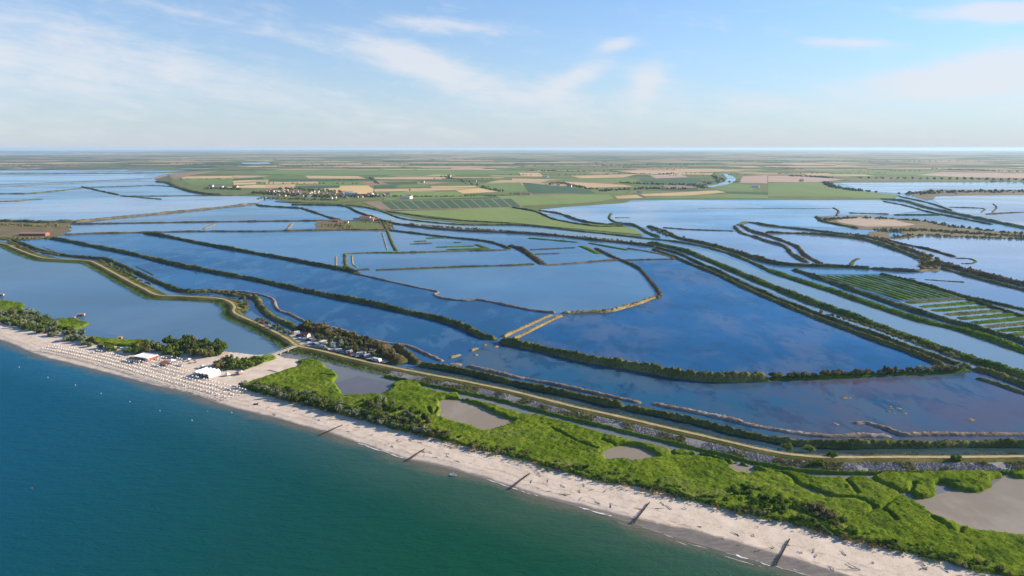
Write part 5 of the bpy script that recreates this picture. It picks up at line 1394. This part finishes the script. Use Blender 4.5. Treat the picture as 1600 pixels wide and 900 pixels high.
for i, (px, py, k, lab) in enumerate(((345, 294.5, 3, 'long white farmhouse by the left lagoon'), (330, 293, 0, 'white farmhouse left of the long one'), (368, 294.5, 2, 'cream barn right of the lagoon farmhouse'), (552, 305.2, 3, 'large white shed on the village right side'), (545, 303.5, 3, 'white hall behind the large village shed'),
                                  (605, 305, 0, 'white house alone at the village right end'), (636, 311, 3, 'white farm shed right of the village'), (640, 310.2, 1, 'pale house beside the farm shed'), (852, 277.5, 3, 'long white farm building in the far plain'), (863, 288.5, 0, 'white farmhouse under the far trees'),
                                  (872, 290, 1, 'pale farmhouse beside the far white one'), (890, 292.5, 0, 'small white farmhouse right of the far pair'), (967, 242, 3, 'white tower block on the horizon'), (1252, 284, 0, 'white house on the pinkish field'),
                                  (1035, 297, 0, 'white house in the riverside trees'), (1000, 302.5, 1, 'small house beside the tan field'), (702, 276.5, 0, 'white farmhouse among the tan fields'), (742, 284.5, 1, 'pale farmhouse left of the green field'), (660, 286, 0, 'white farmhouse by the dark crop'), (1180, 293, 3, 'dark roofed shed beside the river field'))):
    q = P(px, py); props(clone(protos[k], (q[0], q[1], .5), rnd.uniform(-.4, .4), 1.3), lab, 'house')
for t in protos:
    for ch in list(t.children):
        for g in list(ch.children): bpy.data.objects.remove(g)
        bpy.data.objects.remove(ch)
    bpy.data.objects.remove(t)


def building(name, px, py, z, rz, label, cat='building'):
    q = P(px, py, z); return props(empty(name, (q[0], q[1], z), rz), label, cat)


def gable(t, L, Wd, hh, rise, wall, roof, x=0, y=0, rot=0, nwin=5):
    """wall, tiled roof, windows of one wing of a building"""
    c, s = (1, 0) if not rot else (0, 1)
    T = lambda vs_: [(x + a * c - b * s, y + a * s + b * c, z) for a, b, z in vs_]
    m = MB(); m.box(-L / 2, L / 2, -Wd / 2, Wd / 2, -.4, hh); m.add([(-L / 2, -Wd / 2, hh), (-L / 2, Wd / 2, hh), (-L / 2, 0, hh + rise)], [(0, 2, 1)]); m.add([(L / 2, -Wd / 2, hh), (L / 2, Wd / 2, hh), (L / 2, 0, hh + rise)], [(0, 1, 2)])
    m.v = T(m.v); m.build('wall', M[wall], t)
    m = MB(); e = .5
    for sg in (-1, 1):
        yy = sg * (Wd / 2 + e); zz = hh - e * rise / (Wd / 2)
        m.add([(-L / 2 - e, yy, zz), (L / 2 + e, yy, zz), (L / 2 + e, 0, hh + rise), (-L / 2 - e, 0, hh + rise), (-L / 2 - e, yy, zz + .25), (L / 2 + e, yy, zz + .25), (L / 2 + e, 0, hh + rise + .25), (-L / 2 - e, 0, hh + rise + .25)],
              [(0, 1, 2, 3), (7, 6, 5, 4), (0, 4, 5, 1), (1, 5, 6, 2), (2, 6, 7, 3), (3, 7, 4, 0)])
    m.v = T(m.v); m.build('roof', M[roof], t)
    for k in range(nwin):
        xx = (k + .5) / nwin * L - L / 2
        m = MB(); m.box(xx - .6, xx + .6, -Wd / 2 - .06, -Wd / 2 + .06, 1.0, 2.6); m.v = T(m.v); m.build('window', M['glass'], t)


b = building('brick_ruin', 54, 368, .4, 0.0, 'long low red brick building on dry ground at the left')
gable(b, 46, 12, 4.0, 1.6, 'brick', 'oldtile', nwin=9)
b = building('fishery_house', 571, 344.5, .4, -.1, 'cream fishery house with red roofs at the dike junction')
gable(b, 22, 11, 7, 2.5, 'cream', 'terracotta', nwin=5); gable(b, 14, 9, 5, 2, 'render', 'terracotta', 15, -2, 1, 3); gable(b, 16, 8, 3.6, 1.6, 'white', 'terracotta', -17, -2, 0, 4)
b = building('fishery_shed', 524, 346.5, .4, .1, 'small red roofed shed left of the fishery house'); gable(b, 12, 7, 3.2, 1.5, 'brick', 'terracotta', nwin=3)
b = building('fishery_shed', 541, 348.5, .4, -.1, 'brown shed below the fishery house'); gable(b, 9, 6, 3, 1.3, 'render', 'terracotta', nwin=3)
b = building('fishery_shed', 588, 345.5, .4, .3, 'brick shed right of the fishery house'); gable(b, 10, 6, 4, 1.5, 'brick', 'terracotta', nwin=3)

# ------------------------------------------------------------------ beach club
def ground_box(px, py): 
    q = P(px, py, .9); return q, beach_h(*q)


def dirang(a, b):
    d = P(*b) - P(*a); return math.atan2(d[1], d[0])


RZ = dirang((200, 591), (275, 610))          # the beach's own direction
q, z = ground_box(219, 563)
t = props(empty('beach_bar', (q[0], q[1], z), RZ + .12, .85), 'beach bar with white flat roof and dark terrace', 'beach bar')
MB().box(-5.5, 9.5, -1.0, 9.0, -.3, 3.0).build('wall', M['redpaint'], t)
m = MB(); m.box(-6, 10, -1.5, 9.5, 3.0, 3.35); m.box(-6, 10, -1.5, -1.2, 3.35, 3.6); m.box(-6, 10, 9.2, 9.5, 3.35, 3.6); m.box(-6, -5.7, -1.2, 9.2, 3.35, 3.6); m.box(9.7, 10, -1.2, 9.2, 3.35, 3.6); m.build('roof', M['canvas'], t)
MB().box(-8.5, 6.0, -6.0, -1.7, 2.55, 2.72).build('terrace_canopy', M['darkwood'], t)
MB().box(-8.8, 6.2, -6.3, -1.3, -.3, .18).build('terrace_floor', M['darkwood'], t)
for k in range(6): MB().box(-8.3 + k * 2.75, -7.9 + k * 2.75, -5.9, -5.5, .18, 2.55).build('post', M['white'], t)
for k in range(5): MB().box(-7.4 + k * 2.75, -6.0 + k * 2.75, -5.3, -5.25, .3, 2.3).build('curtain', M['canvas'], t)
for k in range(4): MB().box(7.0 + k * .6, 7.4 + k * .6, -1.08, -1.0, .4, 2.4).build('panel', M['white'], t)
m = MB(); m.box(-2.2, -.8, -1.09, -1.0, 0, 2.2); m.build('door', M['glass'], t)
for k in range(2): MB().box(.6 + k * 2.8, 2.6 + k * 2.8, -1.09, -1.0, 1, 2.2).build('window', M['glass'], t)

q, z = ground_box(324, 586)
t = props(empty('marquee', (q[0], q[1], z), RZ + .1), 'large white ridged marquee on the beach', 'marquee')
for k in range(4):
    x0 = -6.6 + k * 3.3; m = MB()
    V = [(x0, -5, 2.5), (x0 + 3.2, -5, 2.5), (x0 + 3.2, 5, 2.5), (x0, 5, 2.5), (x0 + 1.6, -5.3, 3.7), (x0 + 1.6, 5.3, 3.7)]
    m.add(V, [(0, 4, 5, 3), (4, 1, 2, 5), (0, 1, 4), (2, 3, 5), (0, 3, 2, 1)]); m.build('roof_bay', M['canvas'], t)
for k in range(5):
    for y in (-4.9, 4.9): MB().tube((-6.5 + k * 3.26, y, -.3), (-6.5 + k * 3.26, y, 2.5), .08).build('post', M['metal'], t)
MB().box(-6.6, 6.6, 4.95, 5.05, 0, 2.5).build('side_wall', M['canvas'], t); MB().box(6.55, 6.65, -5, 4.9, 0, 2.5).build('side_wall', M['canvas'], t)
MB().box(-5.5, 4, -1, 3, -.3, 1.1).build('counter', M['render'], t)
MB().box(-6.8, 6.8, -5.4, 5.2, -.3, .12).build('floor_deck', M['wood'], t)

q, z = ground_box(257, 571)
t = props(empty('kiosk', (q[0], q[1], z), RZ), 'small kiosk with sloping faded red roof', 'kiosk')
MB().box(-2.4, 2.4, -1.6, 1.6, -.3, 2.2).build('wall', M['darkwood'], t)
m = MB(); m.add([(-2.9, -2.2, 2.0), (2.9, -2.2, 2.0), (2.9, 2.2, 2.9), (-2.9, 2.2, 2.9), (-2.9, -2.2, 2.15), (2.9, -2.2, 2.15), (2.9, 2.2, 3.05), (-2.9, 2.2, 3.05)], [(3, 2, 1, 0), (4, 5, 6, 7), (0, 1, 5, 4), (1, 2, 6, 5), (2, 3, 7, 6), (3, 0, 4, 7)]); m.build('roof', M['redpaint'], t)
MB().box(-1.5, 1.5, -1.75, -1.6, 1.0, 1.15).build('counter', M['white'], t)


def pavilion(px, py, L, Wd, h, rise, lab, roof='canvas', posts='metal', rz=0.0, name='pavilion'):
    q, z = ground_box(px, py); t = props(empty(name, (q[0], q[1], z), RZ + rz), lab, name.replace('_', ' '))
    m = MB(); m.add([(-L / 2, -Wd / 2, h), (L / 2, -Wd / 2, h), (L / 2, Wd / 2, h), (-L / 2, Wd / 2, h), (0, 0, h + rise)], [(0, 1, 4), (1, 2, 4), (2, 3, 4), (3, 0, 4)])
    m.box(-L / 2, L / 2, -Wd / 2, Wd / 2, h - .3, h - .02); m.build('roof', M[roof], t)
    for sx in (-1, 1):
        for sy in (-1, 1): MB().tube((sx * (L / 2 - .15), sy * (Wd / 2 - .15), -.3), (sx * (L / 2 - .15), sy * (Wd / 2 - .15), h - .3), .07).build('post', M[posts], t)
    MB().box(-L / 2 + .5, L / 2 - .5, -.5, .5, -.2, .8).build('table', M['wood'], t)
    return t


pavilion(268, 567, 5.0, 3.6, 2.3, .7, 'white canopy beside the red roofed kiosk')
pavilion(295, 564.5, 2.6, 2.4, 1.9, .6, 'small white gazebo under the grove')
pavilion(306, 566.5, 2.2, 2.0, 1.8, .5, 'small pink gazebo under the grove', 'pinkhut')
pavilion(316, 574.5, 2.4, 2.2, 1.7, .5, 'small white gazebo behind the marquee')
pavilion(355.5, 587, 2.8, 2.6, 1.2, 1.4, 'pointed white tent right of the marquee', name='tent')
pavilion(373, 585, 4.2, 3.0, 1.4, 1.2, 'pinkish hut tent with white gable', 'pinkhut', name='tent')
pavilion(377, 584, 2.0, 2.0, 1.6, .9, 'small pointed white tent beside the pink hut', name='tent')


def boat(px, py, z, L, Wd, rz, lab, mat='white', name='boat', inner='redpaint'):
    q = P(px, py, z); t = props(empty(name, (q[0], q[1], z), rz), lab, name.replace('_', ' '))
    m = MB(); n = 9; ring = []
    for j in range(n):
        f = j / (n - 1); w = Wd / 2 * (math.sin(min(1, f * 2.2 + .25) * math.pi / 2)) * (1 - max(0, f - .55) ** 2 * 4.2); x = (f - .5) * L; sh = .15 * f * f
        ring += [(x, -w, .55 + sh), (x, -w * .75, .05), (x, 0, -.12), (x, w * .75, .05), (x, w, .55 + sh), (x, w * .8, .5 + sh), (x, w * .6, .2), (x, -w * .6, .2), (x, -w * .8, .5 + sh)]
    K = 9; m.add(ring, [(j * K + i, j * K + (i + 1) % K, (j + 1) * K + (i + 1) % K, (j + 1) * K + i) for j in range(n - 1) for i in range(K)] + [tuple(range(K))[::-1], tuple(range((n - 1) * K, n * K))])
    m.build('hull', M[mat], t)
    for x in (-.2, .15): MB().box(x * L - .15, x * L + .15, -Wd * .36, Wd * .36, .42, .48).build('thwart', M[inner], t)
    return t


boat(281, 571, beach_h(*P(281, 571)) + .1, 6.5, 2.3, RZ - .2, 'white boat pulled up beside the kiosk canopy')
boat(708, 743, .02, 3.2, 1.5, RZ + .3, 'white rubber boat floating just off the beach', inner='carblue')
boat(400, 632, beach_h(*P(400, 632)) + .1, 2.6, 1.1, RZ + .4, 'small dark rowing boat lying on the sand', 'darkwood', inner='wood')

# boardwalk behind the club
q0, q1 = P(420, 577.5, 1), P(437, 582.5, 1); t = props(empty('boardwalk', (*q0, .95), math.atan2(*(q1 - q0)[::-1])), 'short pale boardwalk on the sandy path', 'boardwalk')
Lb = np.linalg.norm(q1 - q0)
for k in range(16): MB().box(k * Lb / 16 + .03, (k + 1) * Lb / 16 - .03, -.9, .9, -.05, .06 + .02 * (k % 2)).build('plank', M['wood'], t)
for y in (-.85, .85): MB().box(0, Lb, y - .05, y + .05, .85, .95).build('handrail', M['white'], t)
for k in range(6):
    for y in (-.85, .85): MB().box(k * Lb / 5 - .05, k * Lb / 5 + .05, y - .045, y + .045, -.2, .85).build('post', M['white'], t)

# ------------------------------------------------------------------ umbrellas and sunbeds in rows
t0 = empty('beach_umbrella', (0, 0, -60))
m = MB(); n = 8
rim = [(math.cos(a) * .74, math.sin(a) * .74, 1.85) for a in np.arange(n) * 2 * math.pi / n]
mid = [(x * .55, y * .55, 2.12) for x, y, _ in rim]
m.add(rim + mid + [(0, 0, 2.25)] + [(x, y, 1.72) for x, y, _ in rim], [(i, (i + 1) % n, n + (i + 1) % n, n + i) for i in range(n)] + [(n + i, n + (i + 1) % n, 2 * n) for i in range(n)] + [(2 * n + 1 + i, 2 * n + 1 + (i + 1) % n, (i + 1) % n, i) for i in range(n)])
m.build('canopy', M['parasol'], t0); MB().tube((0, 0, -.3), (0, 0, 2.2), .03, .03, 5).build('pole', M['metal'], t0)
s0 = empty('sunbed', (0, 0, -60))
m = MB(); m.box(-.32, .32, -.95, .35, .30, .38); m.build('seat', M['render'], s0)
m = MB(); m.add([(-.32, .35, .3), (.32, .35, .3), (.32, .9, .72), (-.32, .9, .72), (-.32, .35, .38), (.32, .35, .38), (.32, .86, .8), (-.32, .86, .8)], [(0, 3, 2, 1), (4, 5, 6, 7), (0, 1, 5, 4), (1, 2, 6, 5), (2, 3, 7, 6), (3, 0, 4, 7)]); m.build('backrest', M['render'], s0)
for x in (-.28, .28):
    for y in (-.85, .3): MB().box(x - .03, x + .03, y - .03, y + .03, -.1, .3).build('leg', M['metal'], s0)

front, fs = resample(PP([(66, 546.5), (100, 553), (150, 565), (200, 579), (230, 588.5), (260, 597), (300, 608), (358, 624)], .8), .5)
fn = normals(front)
units = []
fx = np.interp(fs, *(lambda a, b: (a, b))(np.linspace(0, fs[-1], 60), np.linspace(0, 1, 60)))
for k in range(9):
    s = rnd.uniform(0, 1)
    while s < fs[-1]:
        i = min(int(s / .5), len(front) - 1); q = front[i] + fn[i] * k * 4.5
        # photo column of this unit decides how deep the rows go here
        v = q[1] * math.cos(PITCH) + (H - .8) * math.sin(PITCH); col = 800 + F * q[0] / v
        deep = 3 if col < 150 else 4 if col < 225 else 5 if col < 245 else 7 if col < 262 else 8 if col < 290 else 5 if col < 330 else 4
        if k < deep and not (k >= 6 and col > 286) and rnd.random() < .90: units.append((col, k, q + np.array((rnd.uniform(-.3, .3), rnd.uniform(-.3, .3)))))
        s += 2.9
ub, sb = [], []
for j, (col, k, q) in enumerate(units):
    (ub if True else sb).append(q)
    sb.append(q + np.array((math.cos(RZ), math.sin(RZ))) * 1.2 + np.array((0, -.9)))


def as_stuff(name, proto_parts, pts, label, cat):
    V = []; Fc = []
    for q in pts:
        z = beach_h(*q)
        for ch in proto_parts:
            b = len(V); V += [(v.co.x + q[0], v.co.y + q[1], v.co.z + z) for v in ch.data.vertices]; Fc += [tuple(i + b for i in p.vertices) for p in ch.data.polygons]
    if V: props(mesh_np(name, V, Fc, M['canvas'], None, False), label, cat, None, 'stuff')


def closest(pts, n):
    o = sorted(pts, key=lambda q: np.hypot(*q)); return o[:n], o[n:]


for root, pts, lab, group, nm in ((t0, ub, 'white beach umbrella in the rows on the sand', 'umbrellas in rows on the beach', 'far_umbrella_rows'), (s0, sb, 'pale sunbed beside an umbrella in the rows', 'sunbeds in rows on the beach', 'far_sunbed_rows')):
    near, far = closest(pts, 298)
    for q in near: props(clone(root, (q[0], q[1], beach_h(*q)), RZ + rnd.uniform(-.15, .15), 1.0), lab, nm.split('_')[1] if 'sunbed' in nm else 'umbrella', group)
    as_stuff(nm, list(root.children), far, 'far left end of the rows of white ' + nm.split('_')[1] + 's', nm.split('_')[1])
    for ch in list(root.children): bpy.data.objects.remove(ch)
    bpy.data.objects.remove(root)

# ------------------------------------------------------------------ groynes, driftwood, buoys
for j, (a, b, where) in enumerate((((499, 681), (536, 664.5), 'farthest of five timber groynes on the beach'), ((636, 721), (664, 702), 'second farthest timber groyne on the beach'), ((797, 765), (829, 740), 'middle timber groyne of the five on the beach'), ((991, 818), (1015, 786), 'second nearest timber groyne, dark at its foot'), ((1213, 884), (1234, 843), 'nearest timber groyne casting a broad shadow'))):
    A, B = P(*a), P(*b, .6); L = np.linalg.norm(B - A); n = int(L / .55)
    t = props(empty('groyne', (A[0], A[1], 0), math.atan2(*(B - A)[::-1])), where, 'groyne')
    for k in range(n):
        f = k / n; q = A + (B - A) * f; g = beach_h(*q)
        h = g + 1.15 - .45 * f + rnd.uniform(-.22, .22); x = f * L; y = rnd.uniform(-.08, .08)
        MB().tube((x, y, g - 1.0), (x + rnd.uniform(-.04, .04), y + rnd.uniform(-.05, .05), h), .15, .13, 7).build('pile', M['pile'], t)
    for sd in (-1, 1):
        m = MB(); m.tube((0, sd * .22, .75), (L * .97, sd * .21, beach_h(*B) + .4), .08, .07, 6); m.build('rail', M['pile'], t)

for k in range(80):                          # driftwood
    px = rnd.choice((rnd.uniform(380, 700), rnd.uniform(560, 1450), rnd.uniform(800, 1500)))
    ys = np.interp(px, [p[0] for p in SHORE], [p[1] for p in SHORE]); yd = np.interp(px, [374, 475, 587, 700, 825, 937, 1100, 1250, 1375, 1532], [610, 637, 668, 697, 726, 757, 792, 827, 860, 899])
    f = rnd.uniform(.25, .97); q = P(px, ys + (yd - ys) * f, .8); z = beach_h(*q)
    t = props(empty('driftwood', (q[0], q[1], z), rnd.uniform(0, 3.14)), 'bleached driftwood branch lying on the sand', 'driftwood', 'driftwood scattered on the beach')
    L = rnd.uniform(1.2, 4.2); m = MB(); pts = [(-L / 2, 0, .1)]
    for j in range(4): pts.append((-L / 2 + (j + 1) * L / 4, rnd.uniform(-.3, .3), .12 + rnd.uniform(0, .22)))
    for j in range(4): m.tube(pts[j], pts[j + 1], .15 - .025 * j, .125 - .025 * j, 6)
    m.build('stem', M['wood'], t, True)
    for j in range(rnd.randint(1, 3)):
        s = pts[rnd.randint(1, 3)]; m = MB(); m.tube(s, (s[0] + rnd.uniform(-.7, .7), s[1] + rnd.uniform(-.9, .9), s[2] + rnd.uniform(.1, .6)), .07, .03, 5); m.build('branch', M['wood'], t)

for px, py, lab in ((30, 574, 'white buoy farthest left off the beach'), (75, 590, 'white buoy second from the left off the beach'), (118, 602, 'white buoy below the left beach'), (158, 615, 'tall white buoy below the umbrella rows'), (203, 628, 'white buoy in the middle of the row'), (250, 642, 'white buoy near the end of the row'), (300, 657, 'last white buoy of the row'), (324, 643, 'pink buoy near the swimmers area'), (362, 645, 'white buoy close to the waterline'), (50, 763, 'lone red buoy far from the beach')):
    q = P(px, py); t = props(empty('buoy', (q[0], q[1], 0), 0, .55), lab, 'buoy')
    col = 'redpaint' if 'red' in lab else 'pinkhut' if 'pink' in lab else 'white'
    m = MB(); n = 8; prof = [(-.25, .1), (-.1, .42), (.15, .5), (.4, .4), (.6, .16), (.7, .1)]
    m.add([(math.cos(a) * r, math.sin(a) * r, z) for z, r in prof for a in np.arange(n) * 2 * math.pi / n], [(j * n + i, j * n + (i + 1) % n, (j + 1) * n + (i + 1) % n, (j + 1) * n + i) for j in range(5) for i in range(n)] + [tuple(range(n))[::-1], tuple(range(5 * n, 6 * n))]); m.build('float', M[col], t, True)
    MB().tube((0, 0, .6), (0, 0, 1.5), .05, .04, 5).build('mast', M[col], t)

# people would be a few pixels: small figures on the sand are not told apart in the photo, so none are built

# ------------------------------------------------------------------ bridge
A, B = P(401, 562, 2), P(462, 541, 2.4); L = np.linalg.norm(B - A)
t = props(empty('bridge', (A[0], A[1], 0), math.atan2(*(B - A)[::-1])), 'narrow concrete road bridge over the channel mouth', 'bridge')
m = MB(); m.add([(0, -1.9, 1.2), (L, -1.9, 2.3), (L, 1.9, 2.3), (0, 1.9, 1.2), (0, -1.9, 1.6), (L, -1.9, 2.6), (L, 1.9, 2.6), (0, 1.9, 1.6)], [(0, 3, 2, 1), (4, 5, 6, 7), (0, 1, 5, 4), (1, 2, 6, 5), (2, 3, 7, 6), (3, 0, 4, 7)]); m.build('deck', M['gravelyard'], t)
for f in (.15, .36, .56, .76): 
    m = MB(); zz = 1.2 + 1.1 * f; m.box(f * L - .45, f * L + .45, -1.5, 1.5, -1, zz - .35); m.box(f * L - .6, f * L + .6, -1.95, 1.95, zz - .35, zz); m.build('pier', M['concrete'], t)
for y in (-1.82, 1.82):
    m = MB(); m.tube((0, y, 2.45), (L, y, 3.5), .05, .05, 5); m.build('handrail', M['metal'], t)
    for k in range(15):
        f = (k + .5) / 15; MB().tube((f * L, y, 1.55 + f), (f * L, y, 2.47 + f), .04, .04, 5).build('rail_post', M['metal'], t)

# ------------------------------------------------------------------ camp: vehicles and huts
def car_proto(body):
    t = empty('car', (0, 0, -60)); m = MB()
    prof = [(-2.1, .35), (-2.1, .8), (-1.95, .95), (-1.5, 1.0), (-1.0, 1.45), (.55, 1.47), (1.15, .98), (1.95, .86), (2.12, .7), (2.12, .35)]
    n = len(prof); m.add([(x, -.85 if z < 1.1 else -.68, z) for x, z in prof] + [(x, .85 if z < 1.1 else .68, z) for x, z in prof], [tuple(range(n)), tuple(range(2 * n - 1, n - 1, -1))] + [(i, n + i, n + (i + 1) % n, (i + 1) % n) for i in range(n)]); m.build('body', M[body], t)
    for s in (-1, 1):
        m = MB(); m.add([(-1.2, s * .80, 1.02), (.85, s * .80, 1.02), (.48, s * .71, 1.4), (-.95, s * .71, 1.4)], [(0, 1, 2, 3)]); m.build('window', M['glass'], t)
        for x in (-1.3, 1.35): 
            w = MB(); w.tube((x, s * .72, .32), (x, s * .9, .32), .32, .32, 10); w.build('wheel', M['rubber'], t)
    m = MB(); m.add([(.62, -.62, 1.44), (.62, .62, 1.44), (1.16, .68, 1.02), (1.16, -.68, 1.02)], [(0, 3, 2, 1)]); m.build('windscreen', M['glass'], t)
    return t


def caravan_proto(stripe):
    t = empty('caravan', (0, 0, -60)); m = MB()
    prof = [(-2.7, .5), (-2.8, 1.2), (-2.5, 2.5), (2.4, 2.6), (2.8, 1.6), (2.6, .5)]; n = 6
    m.add([(x, -1.1, z) for x, z in prof] + [(x, 1.1, z) for x, z in prof], [tuple(range(n)), tuple(range(2 * n - 1, n - 1, -1))] + [(i, n + i, n + (i + 1) % n, (i + 1) % n) for i in range(n)]); m.build('body', M['carwhite'], t)
    for s in (-1, 1):
        MB().box(-2.5, 2.5, s * 1.1 - .02, s * 1.1 + .02, .75, .95).build('stripe', M[stripe], t)
        for x in (-1.8, .9): MB().box(x, x + 1.0, s * 1.1 - .03, s * 1.1 + .03, 1.4, 2.0).build('window', M['glass'], t)
        w = MB(); w.tube((0, s * .9, .33), (0, s * 1.08, .33), .33, .33, 10); w.build('wheel', M['rubber'], t)
    MB().box(2.6, 3.7, -.06, .06, .42, .52).build('tow_bar', M['metal'], t)
    return t


cars = {k: car_proto(k) for k in ('carwhite', 'carsilver', 'cardark', 'carred', 'carblue')}
carav = caravan_proto('carblue')
CN = {'carwhite': 'white', 'carsilver': 'silver', 'cardark': 'black', 'carred': 'red', 'carblue': 'blue'}
RC = dirang((500, 547), (600, 571))
for px, py, k, rz, lab in ((467, 525.5, 'cardark', .2, 'black car at the upper end of the camp car park'), (472, 527, 'carblue', .2, 'blue car parked beside the black one'), (474, 523.5, 'carred', .3, 'red car under the camp trees'), (469, 530.5, 'carwhite', .1, 'white car in the front car park row'), (475, 531, 'carsilver', .1, 'silver car in the front car park row'), (481, 532, 'cardark', .1, 'black car in the front car park row'),
                           (483, 537, 'carwhite', 1.2, 'white car nearest the camp gate'), (487, 538.5, 'carblue', 1.2, 'blue car nearest the camp gate'), (409, 504.5, 'carred', .1, 'red car on the verge of the causeway'), (421, 510.5, 'carwhite', .1, 'white car on the verge of the causeway'), (426, 513.5, 'cardark', .1, 'dark car on the verge of the causeway'),
                           (511, 546, 'carsilver', .0, 'silver car parked below the cream building'), (526, 548.5, 'carwhite', .1, 'white car between the first caravans'), (543, 552, 'carred', .0, 'red car by the camp road'), (566, 557.5, 'cardark', .0, 'dark car at the far caravans')):
    z = 2.5 if 'driving' in lab or 'verge' in lab else 1.1
    q = P(px, py, z); props(clone(cars[k], (q[0], q[1], z), RC + rz, 1.15), lab, 'car', 'cars around the camp')
for j, (px, py, rz) in enumerate(((505, 543.5, .3), (520, 543, .2), (530, 549.5, .9), (546, 552, 1.3), (552, 547.5, .2), (562, 555, .9), (568, 552.5, .1), (574, 558, 1.2), (463.5, 521.5, 1.3))):
    q = P(px, py, 1.1); props(clone(carav, (q[0], q[1], 1.1), RC + rz, .88), 'white caravan standing among the camp tamarisks' if j < 8 else 'white caravan alone at the camp entrance', 'caravan', 'caravans of the camp')
q = P(588.5, 564.5, 2.0); props(clone(carav, (q[0], q[1], 1.7), RC, (1.35, 1.05, 1.05)), 'long white motor home beside the camp road', 'motor home')
for root in list(cars.values()) + [carav]:
    for ch in list(root.children): bpy.data.objects.remove(ch)
    bpy.data.objects.remove(root)
b = building('camp_house', 508, 540, 1.1, RC + .15, 'cream flat roofed camp building')
MB().box(-3.6, 3.6, -2.6, 2.6, -.4, 3.3).build('wall', M['cream'], b); MB().box(-3.9, 3.9, -2.9, 2.9, 3.3, 3.55).build('roof', M['render'], b)
MB().box(-.5, .5, -2.68, -2.6, 0, 2.1).build('door', M['darkwood'], b)
for x in (-2.6, 1.4): MB().box(x, x + 1.2, -2.68, -2.6, 1.0, 2.2).build('window', M['glass'], b)
b = building('camp_hut', 521, 541, 1.1, RC + .3, 'small white hut right of the cream building'); gable(b, 5, 3.6, 2.3, 1.0, 'white', 'white', nwin=2)
b = building('camp_hut', 478, 526, 1.1, RC + .2, 'hut with red roof at the camp car park'); gable(b, 6, 4, 2.4, 1.2, 'render', 'redpaint', nwin=2)


def stilt_hut(px, py, L, Wd, lab, rz=0.0):
    q = P(px, py); t = props(empty('fishing_hut', (q[0], q[1], 0), rz), lab, 'fishing hut')
    MB().box(-L / 2, L / 2, -Wd / 2, Wd / 2, .9, 1.1).build('platform', M['pile'], t); MB().box(-L / 2 + .5, L / 2 - .3, -Wd / 2 + .3, Wd / 2 - .3, 1.1, 2.7).build('wall', M['pinkhut'], t)
    m = MB(); m.add([(-L / 2 + .2, -Wd / 2, 2.65), (L / 2, -Wd / 2, 2.65), (L / 2, Wd / 2, 2.65), (-L / 2 + .2, Wd / 2, 2.65), (-L / 2 + .2, 0, 3.2), (L / 2, 0, 3.2)], [(0, 1, 5, 4), (2, 3, 4, 5), (1, 2, 5), (3, 0, 4), (0, 3, 2, 1)]); m.build('roof', M['pinkhut'], t)
    for x in (-.4, 0, .4):
        for y in (-.4, .4): MB().tube((x * L, y * Wd, -1), (x * L, y * Wd, .95), .1, .1, 6).build('stilt', M['pile'], t)
    MB().box(-.4, .4, -Wd / 2 + .22, -Wd / 2 + .3, 1.15, 2.5).build('door', M['darkwood'], t)
    return t


stilt_hut(127, 495, 6.5, 3, 'pinkish fishing hut standing in the left lagoon', .15)
stilt_hut(2, 463.5, 6, 3, 'pinkish fishing hut cut by the left edge', .1)
stilt_hut(188, 531.5, 3.4, 2.6, 'small dark fishing hut in the green reeds', .2)
stilt_hut(115.5, 500, 3.0, 2.2, 'small dark hut at the tip of the reed tongue', .1)

# ------------------------------------------------------------------ haze
hz = MB(); hz.box(-52000, 52000, -52000, 52000, -3.0, 158.0)
t = NT('air'); t.t.nodes.remove(t.geo)
pv = t.t.nodes.new('ShaderNodeVolumePrincipled')
pv.inputs['Color'].default_value = (.54, .76, 1.0, 1); pv.inputs['Density'].default_value = 3.1e-5; pv.inputs['Anisotropy'].default_value = 0.2
pv.inputs['Density Attribute'].default_value = ''
t.link(pv.outputs[0], t.out.inputs['Volume'])
props(hz.build('haze', t.m), 'thin bluish haze over the whole delta', 'haze', None, 'stuff')
